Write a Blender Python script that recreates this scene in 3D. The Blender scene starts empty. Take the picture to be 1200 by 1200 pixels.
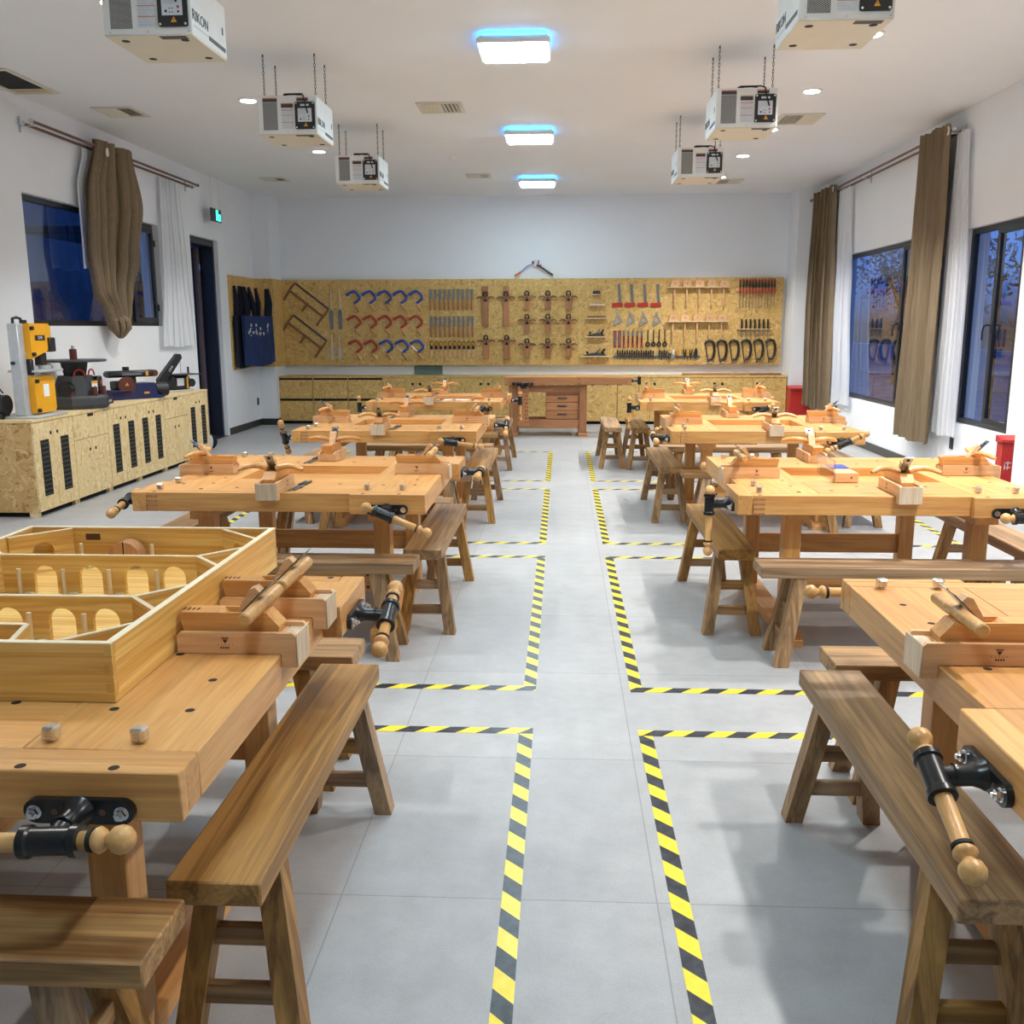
import bpy, bmesh, math, random
from mathutils import Vector, Matrix
random.seed(7)
R=math.radians
PI=math.pi
scene=bpy.context.scene
COL=scene.collection
# ------------------------------------------------------------------ mesh builder
class MB:
    """collects faces, then links them as ONE mesh object"""
    def __init__(s): s.v=[]; s.f=[]; s.m=[]; s.cur=0
    def add(s,vs,fs,M=None):
        o=len(s.v)
        if M is not None: vs=[tuple(M@Vector(v)) for v in vs]
        s.v+=[tuple(v) for v in vs]
        s.f+=[tuple(i+o for i in f) for f in fs]; s.m+=[s.cur]*len(fs)
        return s
    def box(s,x0,x1,y0,y1,z0,z1,b=0.0,M=None):
        if x0>x1: x0,x1=x1,x0
        if y0>y1: y0,y1=y1,y0
        if z0>z1: z0,z1=z1,z0
        b=min(b,(x1-x0)*.45,(y1-y0)*.45,(z1-z0)*.45)
        if b<=0:
            vs=[(x,y,z) for x in(x0,x1) for y in(y0,y1) for z in(z0,z1)]
            fs=[(0,1,3,2),(4,6,7,5),(0,4,5,1),(2,3,7,6),(0,2,6,4),(1,5,7,3)]
            return s.add(vs,fs,M)
        vs=[];ix={}
        for i,x in enumerate((x0,x1)):
            for j,y in enumerate((y0,y1)):
                for k,z in enumerate((z0,z1)):
                    sx=b if i==0 else -b; sy=b if j==0 else -b; sz=b if k==0 else -b
                    ix[i,j,k,'x']=len(vs); vs.append((x,y+sy,z+sz))
                    ix[i,j,k,'y']=len(vs); vs.append((x+sx,y,z+sz))
                    ix[i,j,k,'z']=len(vs); vs.append((x+sx,y+sy,z))
        fs=[]
        q=[(0,0),(1,0),(1,1),(0,1)]
        for i in(0,1):
            f=[ix[i,a,c,'x'] for a,c in q]; fs.append(f if i else f[::-1])
            f=[ix[a,i,c,'y'] for a,c in q]; fs.append(f[::-1] if i else f)
            f=[ix[a,c,i,'z'] for a,c in q]; fs.append(f if i else f[::-1])
        for a in(0,1):
            for c in(0,1):
                f=[ix[0,a,c,'y'],ix[1,a,c,'y'],ix[1,a,c,'z'],ix[0,a,c,'z']]; fs.append(f if (a==c) is False else f[::-1])
                f=[ix[a,0,c,'x'],ix[a,1,c,'x'],ix[a,1,c,'z'],ix[a,0,c,'z']]; fs.append(f if a==c else f[::-1])
                f=[ix[a,c,0,'x'],ix[a,c,1,'x'],ix[a,c,1,'y'],ix[a,c,0,'y']]; fs.append(f if a!=c else f[::-1])
                for k in(0,1):
                    f=[ix[a,c,k,'x'],ix[a,c,k,'y'],ix[a,c,k,'z']]
                    fs.append(f if (a+c+k)%2 else f[::-1])
        return s.add(vs,fs,M)
    def cyl(s,p0,p1,r0,r1=None,n=16,cap=True):
        r1=r0 if r1 is None else r1
        return s.lathe_between(p0,p1,[(0,r0),(1,r1)],n,cap)
    def lathe_between(s,p0,p1,prof,n=16,cap=True):
        p0=Vector(p0);p1=Vector(p1);d=p1-p0
        q=d.normalized().to_track_quat('Z','Y').to_matrix()
        vs=[];fs=[]
        for t,r in prof:
            c=p0+d*t
            for i in range(n):
                a=2*PI*i/n
                vs.append(c+q@Vector((r*math.cos(a),r*math.sin(a),0)))
        for k in range(len(prof)-1):
            for i in range(n):
                j=(i+1)%n
                fs.append((k*n+i,k*n+j,(k+1)*n+j,(k+1)*n+i))
        if cap:
            fs.append(tuple(range(n))[::-1]); fs.append(tuple(range((len(prof)-1)*n,len(prof)*n)))
        return s.add(vs,fs)
    def sphere(s,c,r,n=14,m=8,sc=(1,1,1)):
        vs=[];fs=[]
        vs.append((c[0],c[1],c[2]-r*sc[2]))
        for k in range(1,m):
            a=-PI/2+PI*k/m
            for i in range(n):
                b=2*PI*i/n
                vs.append((c[0]+r*sc[0]*math.cos(a)*math.cos(b),c[1]+r*sc[1]*math.cos(a)*math.sin(b),c[2]+r*sc[2]*math.sin(a)))
        vs.append((c[0],c[1],c[2]+r*sc[2]));t=len(vs)-1
        for i in range(n):
            j=(i+1)%n
            fs.append((0,1+j,1+i)); fs.append((t,t-n+i,t-n+j))
            for k in range(m-2): fs.append((1+k*n+i,1+k*n+j,1+(k+1)*n+j,1+(k+1)*n+i))
        return s.add(vs,fs)
    def tube(s,pts,r,n=8,closed=False,sq=None):
        """swept tube; r number or list; sq=(a,b) scales the section"""
        pts=[Vector(p) for p in pts];N=len(pts)
        rs=r if isinstance(r,(list,tuple)) else [r]*N
        a,b=sq or (1,1)
        vs=[];fs=[];up=None
        for k,p in enumerate(pts):
            if closed: t=pts[(k+1)%N]-pts[k-1]
            else: t=pts[min(k+1,N-1)]-pts[max(k-1,0)]
            t.normalize()
            if up is None: up=Vector((0,0,1)) if abs(t.z)<.9 else Vector((0,1,0))
            x=t.cross(up)
            if x.length<1e-5: x=t.orthogonal()
            x.normalize(); y=x.cross(t); up=y
            for i in range(n):
                g=2*PI*i/n
                vs.append(p+x*(rs[k]*a*math.cos(g))+y*(rs[k]*b*math.sin(g)))
        L=N if closed else N-1
        for k in range(L):
            k2=(k+1)%N
            for i in range(n):
                j=(i+1)%n
                fs.append((k*n+i,k2*n+i,k2*n+j,k*n+j))
        if not closed:
            fs.append(tuple(range(n))); fs.append(tuple(range((N-1)*n,N*n))[::-1])
        return s.add(vs,fs)
    def prism(s,poly,a0,a1,ax='y',M=None):
        """extrude a 2D outline; ax='y': poly=(x,z); 'x': poly=(y,z); 'z': poly=(x,y)"""
        n=len(poly)
        def P(u,w,a): return (u,a,w) if ax=='y' else ((a,u,w) if ax=='x' else (u,w,a))
        vs=[P(u,w,a0) for u,w in poly]+[P(u,w,a1) for u,w in poly]
        ar=sum(poly[i][0]*poly[(i+1)%n][1]-poly[(i+1)%n][0]*poly[i][1] for i in range(n))
        fs=[tuple(range(n)),tuple(range(n,2*n))[::-1]]+[(i,n+i,n+(i+1)%n,(i+1)%n) for i in range(n)]
        flip=(ar>0)^(ax=='y')^(a1<a0)
        if flip: fs=[f[::-1] for f in fs]
        return s.add(vs,fs,M)
    def grid(s,fn,nu,nv,thick=0):
        vs=[fn(i/nu,j/nv) for j in range(nv+1) for i in range(nu+1)]
        fs=[(j*(nu+1)+i,j*(nu+1)+i+1,(j+1)*(nu+1)+i+1,(j+1)*(nu+1)+i) for j in range(nv) for i in range(nu)]
        return s.add(vs,fs)
    def build(s,name,mats,parent=None,loc=(0,0,0),rot=(0,0,0),smooth=True,angle=38,label=None):
        me=bpy.data.meshes.new(name)
        me.from_pydata(s.v,[],s.f)
        if not isinstance(mats,(list,tuple)): mats=[mats]
        for m in mats: me.materials.append(m)
        if len(mats)>1: me.polygons.foreach_set('material_index',s.m)
        bm=bmesh.new(); bm.from_mesh(me); bmesh.ops.recalc_face_normals(bm,faces=bm.faces); bm.to_mesh(me); bm.free()
        if smooth:
            me.polygons.foreach_set('use_smooth',[True]*len(s.f))
            try: me.set_sharp_from_angle(angle=R(angle))
            except Exception: pass
        me.update()
        o=bpy.data.objects.new(name,me); COL.objects.link(o)
        o.location=loc; o.rotation_euler=rot
        if parent is not None: o.parent=parent
        if label: o['label']=label
        return o
def tag(o,label,cat,group=None):
    o['label']=label; o['category']=cat
    if group: o['group']=group
    return o
def thing(name,label,cat,loc=(0,0,0),rz=0,group=None):
    o=bpy.data.objects.new(name,None); COL.objects.link(o)
    o.empty_display_size=.05
    o.location=loc; o.rotation_euler=(0,0,rz)
    return tag(o,label,cat,group)
def struct(o): o['kind']='structure'; return o
def kids(o): return [c for c in list(bpy.data.objects) if c.parent==o]
def tree(o):
    return (o,[tree(c) for c in o.children])
def copy_tree(o,parent=None):
    c=o.copy(); COL.objects.link(c)
    if parent is not None: c.parent=parent
    for ch in list(o.children): copy_tree(ch,c)
    return c
class Proto:
    """first use hands out the original thing, later uses hand out copies of it and its parts"""
    def __init__(s,root): s.root=root; s.used=False
    def put(s,loc,rz,label,group=None,rot=None):
        if s.used: o=copy_tree(s.root)
        else: o=s.root; s.used=True
        o.location=loc; o.rotation_euler=rot if rot else (0,0,rz)
        o['label']=label
        if group: o['group']=group
        return o
def text(txt,name,size,mat,parent,loc,rot,align='CENTER',ext=.0008,sx=1.0):
    cu=bpy.data.curves.new(name,'FONT'); cu.body=txt; cu.size=size; cu.extrude=ext
    cu.align_x=align; cu.align_y='CENTER'
    t=bpy.data.objects.new(name,cu); COL.objects.link(t)
    bpy.context.view_layer.update()
    me=bpy.data.meshes.new_from_object(t)
    bpy.data.objects.remove(t); bpy.data.curves.remove(cu)
    me.materials.clear(); me.materials.append(mat)
    o=bpy.data.objects.new(name,me); COL.objects.link(o)
    o.parent=parent; o.location=loc; o.rotation_euler=rot; o.scale=(sx,1,1)
    return o
# ------------------------------------------------------------------ materials
def new_mat(name):
    m=bpy.data.materials.new(name); m.use_nodes=True
    nt=m.node_tree; b=nt.nodes['Principled BSDF']
    return m,nt,b
def coords(nt,rnd=True):
    tc=nt.nodes.new('ShaderNodeTexCoord')
    if not rnd: return tc.outputs['Object']
    oi=nt.nodes.new('ShaderNodeObjectInfo')
    mu=nt.nodes.new('ShaderNodeMath'); mu.operation='MULTIPLY'; mu.inputs[1].default_value=41.0
    nt.links.new(oi.outputs['Random'],mu.inputs[0])
    va=nt.nodes.new('ShaderNodeVectorMath'); va.operation='ADD'
    nt.links.new(tc.outputs['Object'],va.inputs[0]); nt.links.new(mu.outputs[0],va.inputs[1])
    return va.outputs[0]
def mapping(nt,src,scale=(1,1,1),rot=(0,0,0)):
    mp=nt.nodes.new('ShaderNodeMapping'); mp.inputs['Scale'].default_value=scale; mp.inputs['Rotation'].default_value=rot
    nt.links.new(src,mp.inputs['Vector']); return mp.outputs[0]
def noise(nt,src,scale,detail=3,rough=.55,dist=0):
    n=nt.nodes.new('ShaderNodeTexNoise'); n.inputs['Scale'].default_value=scale; n.inputs['Detail'].default_value=detail
    n.inputs['Roughness'].default_value=rough; n.inputs['Distortion'].default_value=dist
    nt.links.new(src,n.inputs['Vector']); return n.outputs['Fac']
def ramp(nt,fac,stops):
    r=nt.nodes.new('ShaderNodeValToRGB'); e=r.color_ramp.elements
    while len(e)<len(stops): e.new(.5)
    for i,(p,c) in enumerate(stops): e[i].position=p; e[i].color=(*c,1)
    nt.links.new(fac,r.inputs[0]); return r.outputs[0]
def mixc(nt,fac,a,b,mode='MIX'):
    m=nt.nodes.new('ShaderNodeMix'); m.data_type='RGBA'; m.blend_type=mode
    for s,k in((fac,0),(a,6),(b,7)):
        if isinstance(s,(int,float)): m.inputs[k].default_value=s
        elif isinstance(s,tuple): m.inputs[k].default_value=(*s,1)
        else: nt.links.new(s,m.inputs[k])
    return m.outputs[2]
def math_n(nt,op,a,b=None):
    m=nt.nodes.new('ShaderNodeMath'); m.operation=op
    for i,s in enumerate((a,b)):
        if s is None: continue
        if isinstance(s,(int,float)): m.inputs[i].default_value=s
        else: nt.links.new(s,m.inputs[i])
    return m.outputs[0]
def bump(nt,b,h,st=.15,d=.002):
    bp=nt.nodes.new('ShaderNodeBump'); bp.inputs['Strength'].default_value=st; bp.inputs['Distance'].default_value=d
    nt.links.new(h,bp.inputs['Height']); nt.links.new(bp.outputs[0],b.inputs['Normal'])
def plain(name,c,rough=.5,metal=0.0,var=.12,sc=30,spec=None):
    m,nt,b=new_mat(name)
    f=noise(nt,coords(nt),sc,3)
    col=ramp(nt,f,[(.3,tuple(x*(1-var) for x in c)),(.7,tuple(min(1,x*(1+var*.6)) for x in c))])
    nt.links.new(col,b.inputs['Base Color'])
    b.inputs['Roughness'].default_value=rough; b.inputs['Metallic'].default_value=metal
    if spec is not None: b.inputs['Specular IOR Level'].default_value=spec
    return m
def wood(name,cd,cl,axis='x',across=16,along=.7,rough=.45,rings=True,ringmix=.55,hue=None):
    m,nt,b=new_mat(name)
    src=coords(nt)
    i='xyz'.index(axis)
    s=[across]*3; s[i]=along
    s2=[across*7]*3; s2[i]=along*5
    v=mapping(nt,src,tuple(s))
    f1=noise(nt,v,1.0,4,.6,.6)
    if rings:
        w=nt.nodes.new('ShaderNodeMath'); w.operation='MULTIPLY'; w.inputs[1].default_value=9.0
        nt.links.new(f1,w.inputs[0])
        fr=math_n(nt,'PINGPONG',w.outputs[0],1.0)
        f1=math_n(nt,'ADD',math_n(nt,'MULTIPLY',fr,ringmix),math_n(nt,'MULTIPLY',f1,1-ringmix))
    f2=noise(nt,mapping(nt,src,tuple(s2)),1.0,2)
    col=ramp(nt,f1,[(.2,cl),(.85,cd)])
    col=mixc(nt,.35,col,ramp(nt,f2,[(.3,(.45,.45,.45)),(.7,(.95,.95,.95))]),'OVERLAY')
    oi=nt.nodes.new('ShaderNodeObjectInfo')
    hs=nt.nodes.new('ShaderNodeHueSaturation')
    va=nt.nodes.new('ShaderNodeMapRange'); va.inputs[3].default_value=.86; va.inputs[4].default_value=1.12
    nt.links.new(oi.outputs['Random'],va.inputs[0]); nt.links.new(va.outputs[0],hs.inputs['Value'])
    if hue: 
        vb=nt.nodes.new('ShaderNodeMapRange'); vb.inputs[3].default_value=hue[0]; vb.inputs[4].default_value=hue[1]
        rr=math_n(nt,'FRACT',math_n(nt,'MULTIPLY',oi.outputs['Random'],7.3))
        nt.links.new(rr,vb.inputs[0]); nt.links.new(vb.outputs[0],hs.inputs['Saturation'])
    nt.links.new(col,hs.inputs['Color']); nt.links.new(hs.outputs[0],b.inputs['Base Color'])
    b.inputs['Roughness'].default_value=rough
    bump(nt,b,f2,.08,.001)
    return m
def osb(name,cd,cm,cl,scale=1.0):
    m,nt,b=new_mat(name)
    src=coords(nt)
    d=nt.nodes.new('ShaderNodeTexNoise'); d.inputs['Scale'].default_value=9; nt.links.new(src,d.inputs['Vector'])
    va=nt.nodes.new('ShaderNodeVectorMath'); va.operation='MULTIPLY_ADD'; va.inputs[1].default_value=(.12,.12,.12)
    nt.links.new(d.outputs['Color'],va.inputs[0]); nt.links.new(src,va.inputs[2])
    def flakes(rot,sc):
        v=mapping(nt,va.outputs[0],sc,rot)
        vo=nt.nodes.new('ShaderNodeTexVoronoi'); vo.inputs['Scale'].default_value=1; nt.links.new(v,vo.inputs['Vector'])
        sp=nt.nodes.new('ShaderNodeSeparateColor'); nt.links.new(vo.outputs['Color'],sp.inputs[0]); return sp.outputs[0]
    k=scale
    a=flakes((.6,.5,.7),(38*k,38*k,12*k)); c=flakes((-.7,.6,-.5),(15*k,40*k,40*k))
    msk=noise(nt,src,16,2)
    f=nt.nodes.new('ShaderNodeMix'); nt.links.new(math_n(nt,'GREATER_THAN',msk,.5),f.inputs[0])
    nt.links.new(a,f.inputs[2]); nt.links.new(c,f.inputs[3])
    col=ramp(nt,f.outputs[0],[(.02,cd),(.28,cm),(.75,cm),(1.0,cl)])
    fine=noise(nt,src,140,2)
    col=mixc(nt,.25,col,ramp(nt,fine,[(.3,(.35,.35,.35)),(.7,(.65,.65,.65))]),'OVERLAY')
    nt.links.new(col,b.inputs['Base Color']); b.inputs['Roughness'].default_value=.6
    bump(nt,b,f.outputs[0],.1,.001)
    return m
def emit(name,c,st,base=None):
    m,nt,b=new_mat(name)
    f=noise(nt,coords(nt),6,1)
    col=ramp(nt,f,[(0,tuple(x*.97 for x in c)),(1,c)])
    b.inputs['Base Color'].default_value=(*(base or c),1)
    nt.links.new(col,b.inputs['Emission Color']); b.inputs['Emission Strength'].default_value=st
    return m
M={}
BD,BL=(.52,.228,.064),(.69,.352,.122)
for a in 'xyz':
    M['beech'+a]=wood('beech_'+a,BD,BL,a,11,.8,.38,True,.25)
    M['teak'+a]=wood('weathered_teak_'+a,(.150,.075,.025),(.40,.225,.082),a,13,.5,.5,True,.5,hue=(.78,1.15))
    M['pine'+a]=wood('pine_'+a,(.58,.285,.058),(.81,.50,.165),a,18,.5,.42,True,.5)
    M['pale'+a]=wood('pale_wood_'+a,(.62,.45,.27),(.76,.60,.40),a,14,.8,.5,True,.3)
M['pinetop']=wood('pine_edge',(.74,.58,.36),(.85,.72,.50),'x',18,.6,.5,True,.3)
M['hookwood']=wood('bench_hook_wood',(.57,.29,.135),(.71,.41,.215),'x',12,.9,.45,True,.25)
M['hookend']=wood('end_grain_wood',(.60,.42,.28),(.72,.54,.39),'z',20,2,.55,True,.4)
M['plane']=wood('plane_wood',(.52,.22,.06),(.66,.32,.105),'x',16,1,.35,True,.3)
M['rod']=wood('turned_handle_wood',(.54,.265,.085),(.70,.385,.15),'x',14,1,.35,True,.25)
M['redwood']=wood('reddish_hardwood',(.30,.125,.05),(.42,.19,.08),'x',14,.8,.4,True,.3)
M['redwoodz']=wood('reddish_hardwood_z',(.30,.125,.05),(.42,.19,.08),'z',14,.8,.4,True,.3)
M['tan']=wood('tan_hardwood',(.33,.15,.065),(.47,.24,.11),'z',14,.8,.45,True,.3)
M['darkwood']=wood('dark_handle_wood',(.16,.07,.025),(.25,.115,.045),'x',14,.8,.45,True,.3)
M['osb']=osb('strand_board',(.45,.265,.075),(.64,.405,.130),(.76,.54,.22))
M['osbpale']=osb('pale_strand_board',(.60,.41,.18),(.75,.57,.29),(.82,.68,.42))
M['osbend']=osb('strand_board_end',(.36,.19,.055),(.56,.36,.135),(.70,.50,.24))
M['iron']=plain('black_cast_iron',(.012,.012,.014),.28,.0,.3,120)
M['steel']=plain('bright_steel',(.55,.56,.58),.3,1.0,.15,60)
M['dogsteel']=plain('dull_zinc',(.72,.71,.67),.28,1.0,.2,150)
M['bluesteel']=plain('polished_blade_steel',(.42,.52,.62),.2,1.0,.1,60)
M['darksteel']=plain('dark_steel',(.10,.105,.11),.35,.9,.2,60)
M['greysteel']=plain('grey_blade_steel',(.22,.25,.27),.38,.8,.2,60)
M['black']=plain('black_plastic',(.015,.015,.017),.42,0,.25,90)
M['rubber']=plain('black_rubber',(.01,.01,.011),.7,0,.2,90)
M['hole']=plain('dark_hole',(.03,.016,.008),.9,0,.1,90)
M['burn']=plain('burnt_mark',(.09,.035,.015),.8,0,.2,200)
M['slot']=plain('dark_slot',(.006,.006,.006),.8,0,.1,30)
M['red']=plain('red_paint',(.50,.025,.02),.4,0,.15,40)
M['redmatt']=plain('red_lacquer',(.43,.045,.025),.45,0,.2,40)
M['blue']=plain('blue_lacquer',(.015,.07,.42),.4,0,.2,40)
M['yellow']=plain('yellow_paint',(.86,.40,.012),.38,0,.06,20)
M['lightgrey']=plain('light_grey_paint',(.50,.53,.56),.4,.2,.08,20)
M['darkgrey']=plain('dark_grey_plastic',(.045,.047,.052),.5,0,.15,60)
M['navy']=plain('navy_paint',(.012,.02,.10),.4,0,.15,40)
M['maroon']=plain('maroon_abrasive',(.13,.035,.025),.85,0,.2,200)
M['white']=plain('white_enamel',(.80,.80,.78),.4,0,.03,8)
M['label']=plain('printed_label',(.62,.66,.70),.5,0,.08,120)
M['paleblue']=plain('pale_grey_print',(.5,.55,.62),.5,0,.25,260)
M['orange']=plain('orange_strip',(.72,.19,.06),.5,0,.1,60)
M['amber']=plain('amber_strip',(.75,.35,.02),.5,0,.1,60)
M['unit']=plain('pale_steel_casing',(.74,.76,.74),.4,0,.05,6)
M['unitbase']=plain('cream_steel_underside',(.66,.63,.52),.5,0,.04,6)
M['ivory']=plain('ivory_plastic',(.68,.66,.56),.5,0,.06,10)
M['frame']=plain('dark_grey_aluminium',(.025,.028,.033),.35,.3,.15,20)
M['bronze']=plain('bronze_rod',(.20,.10,.07),.35,.6,.15,40)
M['paper']=plain('white_paper',(.85,.86,.88),.7,0,.05,40)
M['skirt']=plain('dark_stone',(.035,.034,.034),.3,0,.35,40)
M['chrome']=plain('chrome',(.75,.76,.78),.15,1,.05,30)
def cloth(name,cd,cl,rough=.9,sheen=0):
    m,nt,b=new_mat(name); src=coords(nt)
    f=noise(nt,mapping(nt,src,(90,90,3)),1,3)
    g=noise(nt,src,260,2)
    col=ramp(nt,f,[(.3,cd),(.7,cl)])
    nt.links.new(col,b.inputs['Base Color']); b.inputs['Roughness'].default_value=rough
    bump(nt,b,g,.1,.001); return m
M['brown']=cloth('brown_curtain_cloth',(.175,.127,.075),(.25,.185,.115))
M['denim']=cloth('navy_denim',(.008,.022,.085),(.016,.038,.13))
M['blackcloth']=cloth('black_cloth',(.004,.006,.016),(.008,.012,.03))
def sheer():
    m,nt,b=new_mat('white_voile'); out=nt.nodes['Material Output']
    f=noise(nt,mapping(nt,coords(nt),(60,60,2)),1,2)
    col=ramp(nt,f,[(.3,(.84,.86,.89)),(.7,(.93,.94,.96))])
    d=nt.nodes.new('ShaderNodeBsdfDiffuse'); t=nt.nodes.new('ShaderNodeBsdfTranslucent'); tr=nt.nodes.new('ShaderNodeBsdfTransparent')
    nt.links.new(col,d.inputs[0]); nt.links.new(col,t.inputs[0])
    m1=nt.nodes.new('ShaderNodeMixShader'); m1.inputs[0].default_value=.35
    nt.links.new(d.outputs[0],m1.inputs[1]); nt.links.new(t.outputs[0],m1.inputs[2])
    m2=nt.nodes.new('ShaderNodeMixShader'); m2.inputs[0].default_value=.12
    nt.links.new(m1.outputs[0],m2.inputs[1]); nt.links.new(tr.outputs[0],m2.inputs[2])
    nt.links.new(m2.outputs[0],out.inputs['Surface']); return m
M['sheer']=sheer()
def glass(name,tint,gl=.12):
    m,nt,b=new_mat(name); out=nt.nodes['Material Output']
    tr=nt.nodes.new('ShaderNodeBsdfTransparent'); gs=nt.nodes.new('ShaderNodeBsdfGlossy'); gs.inputs['Roughness'].default_value=.01
    f=noise(nt,coords(nt),2,1)
    nt.links.new(ramp(nt,f,[(0,tuple(x*.96 for x in tint)),(1,tint)]),tr.inputs[0])
    fr=nt.nodes.new('ShaderNodeFresnel'); fr.inputs[0].default_value=1.5
    k=math_n(nt,'MULTIPLY_ADD',fr.outputs[0],1.6); 
    k.node.inputs[2].default_value=gl*.2
    ge=nt.nodes.new('ShaderNodeNewGeometry')
    k=math_n(nt,'MULTIPLY',k,math_n(nt,'SUBTRACT',1.0,ge.outputs['Backfacing']))
    mx=nt.nodes.new('ShaderNodeMixShader'); nt.links.new(k,mx.inputs[0])
    nt.links.new(tr.outputs[0],mx.inputs[1]); nt.links.new(gs.outputs[0],mx.inputs[2])
    nt.links.new(mx.outputs[0],out.inputs['Surface']); return m
M['glass']=glass('window_glass',(.80,.86,.92),.15)
M['acrylic']=glass('clear_acrylic',(.90,.92,.94),1.0)
def wallpaint(name,c):
    m,nt,b=new_mat(name); src=coords(nt,False)
    f=noise(nt,src,1.3,4); g=noise(nt,src,70,3)
    nt.links.new(ramp(nt,f,[(.3,tuple(x*.97 for x in c)),(.7,c)]),b.inputs['Base Color'])
    b.inputs['Roughness'].default_value=.75; bump(nt,b,g,.05,.001); return m
M['wall']=wallpaint('white_wall_paint',(.82,.845,.885))
M['ceil']=wallpaint('white_ceiling_paint',(.83,.85,.875))
def floor_mat():
    m,nt,b=new_mat('grey_cement_tile'); src=coords(nt,False)
    f=noise(nt,src,1.1,5,.6); g=noise(nt,src,9,5,.65); h=noise(nt,src,160,2)
    col=ramp(nt,f,[(.3,(.335,.346,.358)),(.7,(.42,.432,.446))])
    col=mixc(nt,.45,col,ramp(nt,g,[(.3,(.40,.39,.38)),(.7,(.60,.60,.60))]),'OVERLAY')
    col=mixc(nt,.12,col,ramp(nt,h,[(.35,(.3,.3,.3)),(.65,(.7,.7,.7))]),'OVERLAY')
    br=nt.nodes.new('ShaderNodeTexBrick'); br.offset=0; br.squash=1
    mp=nt.nodes.new('ShaderNodeMapping'); mp.inputs['Location'].default_value=(.62+9,-3.33+9,0); nt.links.new(src,mp.inputs[0])
    nt.links.new(mp.outputs[0],br.inputs['Vector'])
    br.inputs['Scale'].default_value=1; br.inputs['Brick Width'].default_value=.9; br.inputs['Row Height'].default_value=.9
    br.inputs['Mortar Size'].default_value=.0022; br.inputs['Mortar Smooth'].default_value=.3
    br.inputs['Color1'].default_value=(1,1,1,1); br.inputs['Color2'].default_value=(.93,.93,.94,1); br.inputs['Mortar'].default_value=(.62,.62,.62,1)
    col=mixc(nt,1.0,col,br.outputs['Color'],'MULTIPLY')
    nt.links.new(col,b.inputs['Base Color'])
    r=nt.nodes.new('ShaderNodeMapRange'); r.inputs[3].default_value=.36; r.inputs[4].default_value=.55
    nt.links.new(g,r.inputs[0]); nt.links.new(r.outputs[0],b.inputs['Roughness'])
    bump(nt,b,h,.04,.001); return m
M['floor']=floor_mat()
def hazard(name,sgn):
    m,nt,b=new_mat(name); src=coords(nt,False)
    sx=nt.nodes.new('ShaderNodeSeparateXYZ'); nt.links.new(src,sx.inputs[0])
    a=math_n(nt,'ADD',sx.outputs[1],math_n(nt,'MULTIPLY',sx.outputs[0],sgn))
    fr=math_n(nt,'FRACT',math_n(nt,'MULTIPLY',a,1/.165))
    g=math_n(nt,'GREATER_THAN',fr,.5)
    w=noise(nt,src,30,4)
    blk=ramp(nt,w,[(.35,(.012,.016,.026)),(.75,(.055,.065,.085))])
    yel=ramp(nt,w,[(.3,(.78,.62,.03)),(.7,(.86,.72,.07))])
    nt.links.new(mixc(nt,g,blk,yel),b.inputs['Base Color']); b.inputs['Roughness'].default_value=.32
    return m
M['hazard1']=hazard('hazard_stripe',1.0); M['hazard2']=hazard('hazard_stripe_cross',-1.0)
def mesh_grille():
    m,nt,b=new_mat('expanded_metal_grille'); src=coords(nt,False)
    sx=nt.nodes.new('ShaderNodeSeparateXYZ'); nt.links.new(src,sx.inputs[0])
    u=math_n(nt,'MULTIPLY',sx.outputs[0],62.0); v=math_n(nt,'MULTIPLY',sx.outputs[2],110.0)
    p=math_n(nt,'PINGPONG',math_n(nt,'ADD',u,v),.5); q=math_n(nt,'PINGPONG',math_n(nt,'SUBTRACT',u,v),.5)
    g=math_n(nt,'MINIMUM',p,q)
    nt.links.new(mixc(nt,math_n(nt,'GREATER_THAN',g,.13),(.5,.5,.48),(.01,.01,.012)),b.inputs['Base Color'])
    b.inputs['Roughness'].default_value=.5; return m
M['grille']=mesh_grille()
M['panel']=emit('led_diffuser',(.70,.91,1.0),20.0)
M['halo']=emit('cyan_back_glow',(.03,.45,.95),5.0)
M['lens']=emit('downlight_lens',(1.0,.97,.9),14.0)
M['exitgreen']=emit('exit_green',(.02,.85,.42),2.2)
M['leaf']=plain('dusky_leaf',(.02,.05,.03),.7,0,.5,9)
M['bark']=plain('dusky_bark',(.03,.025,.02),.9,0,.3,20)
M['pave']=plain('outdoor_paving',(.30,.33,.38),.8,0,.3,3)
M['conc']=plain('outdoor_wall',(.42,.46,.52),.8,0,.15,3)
# ================================================================== ROOM
XL,XR,YB,YF,ZC=-5.0,4.0,16.2,-4.0,3.7
WT=.24                      # wall thickness
def wallX(x0,x1,y0,y1,holes,name,mat):
    """wall slab lying along Y between x0..x1 with rectangular holes (ya,yb,za,zb)"""
    mb=MB(); ys=sorted({y0,y1,*[h[0] for h in holes],*[h[1] for h in holes]})
    for a,b in zip(ys,ys[1:]):
        cuts=sorted([(h[2],h[3]) for h in holes if h[0]<=a+1e-6 and h[1]>=b-1e-6])
        z=0
        for c,d in cuts:
            if c>z+1e-6: mb.box(x0,x1,a,b,z,c)
            z=d
        if z<ZC: mb.box(x0,x1,a,b,z,ZC)
    return struct(mb.build(name,mat,smooth=False))
struct(MB().box(XL-.3,XR+.3,YF-.3,YB+.3,-.1,0).build('floor',M['floor'],smooth=False))
struct(MB().box(XL-.3,XR+.3,YF-.3,YB+.3,ZC,ZC+.15).build('ceiling',M['ceil'],smooth=False))
struct(MB().box(XL-.3,XR+.3,YB,YB+.2,0,ZC).build('wall_back',M['wall'],smooth=False))
struct(MB().box(-5.0,-4.72,15.6,YB,0,ZC).build('trim_2',M['wall'],smooth=False))
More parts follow.
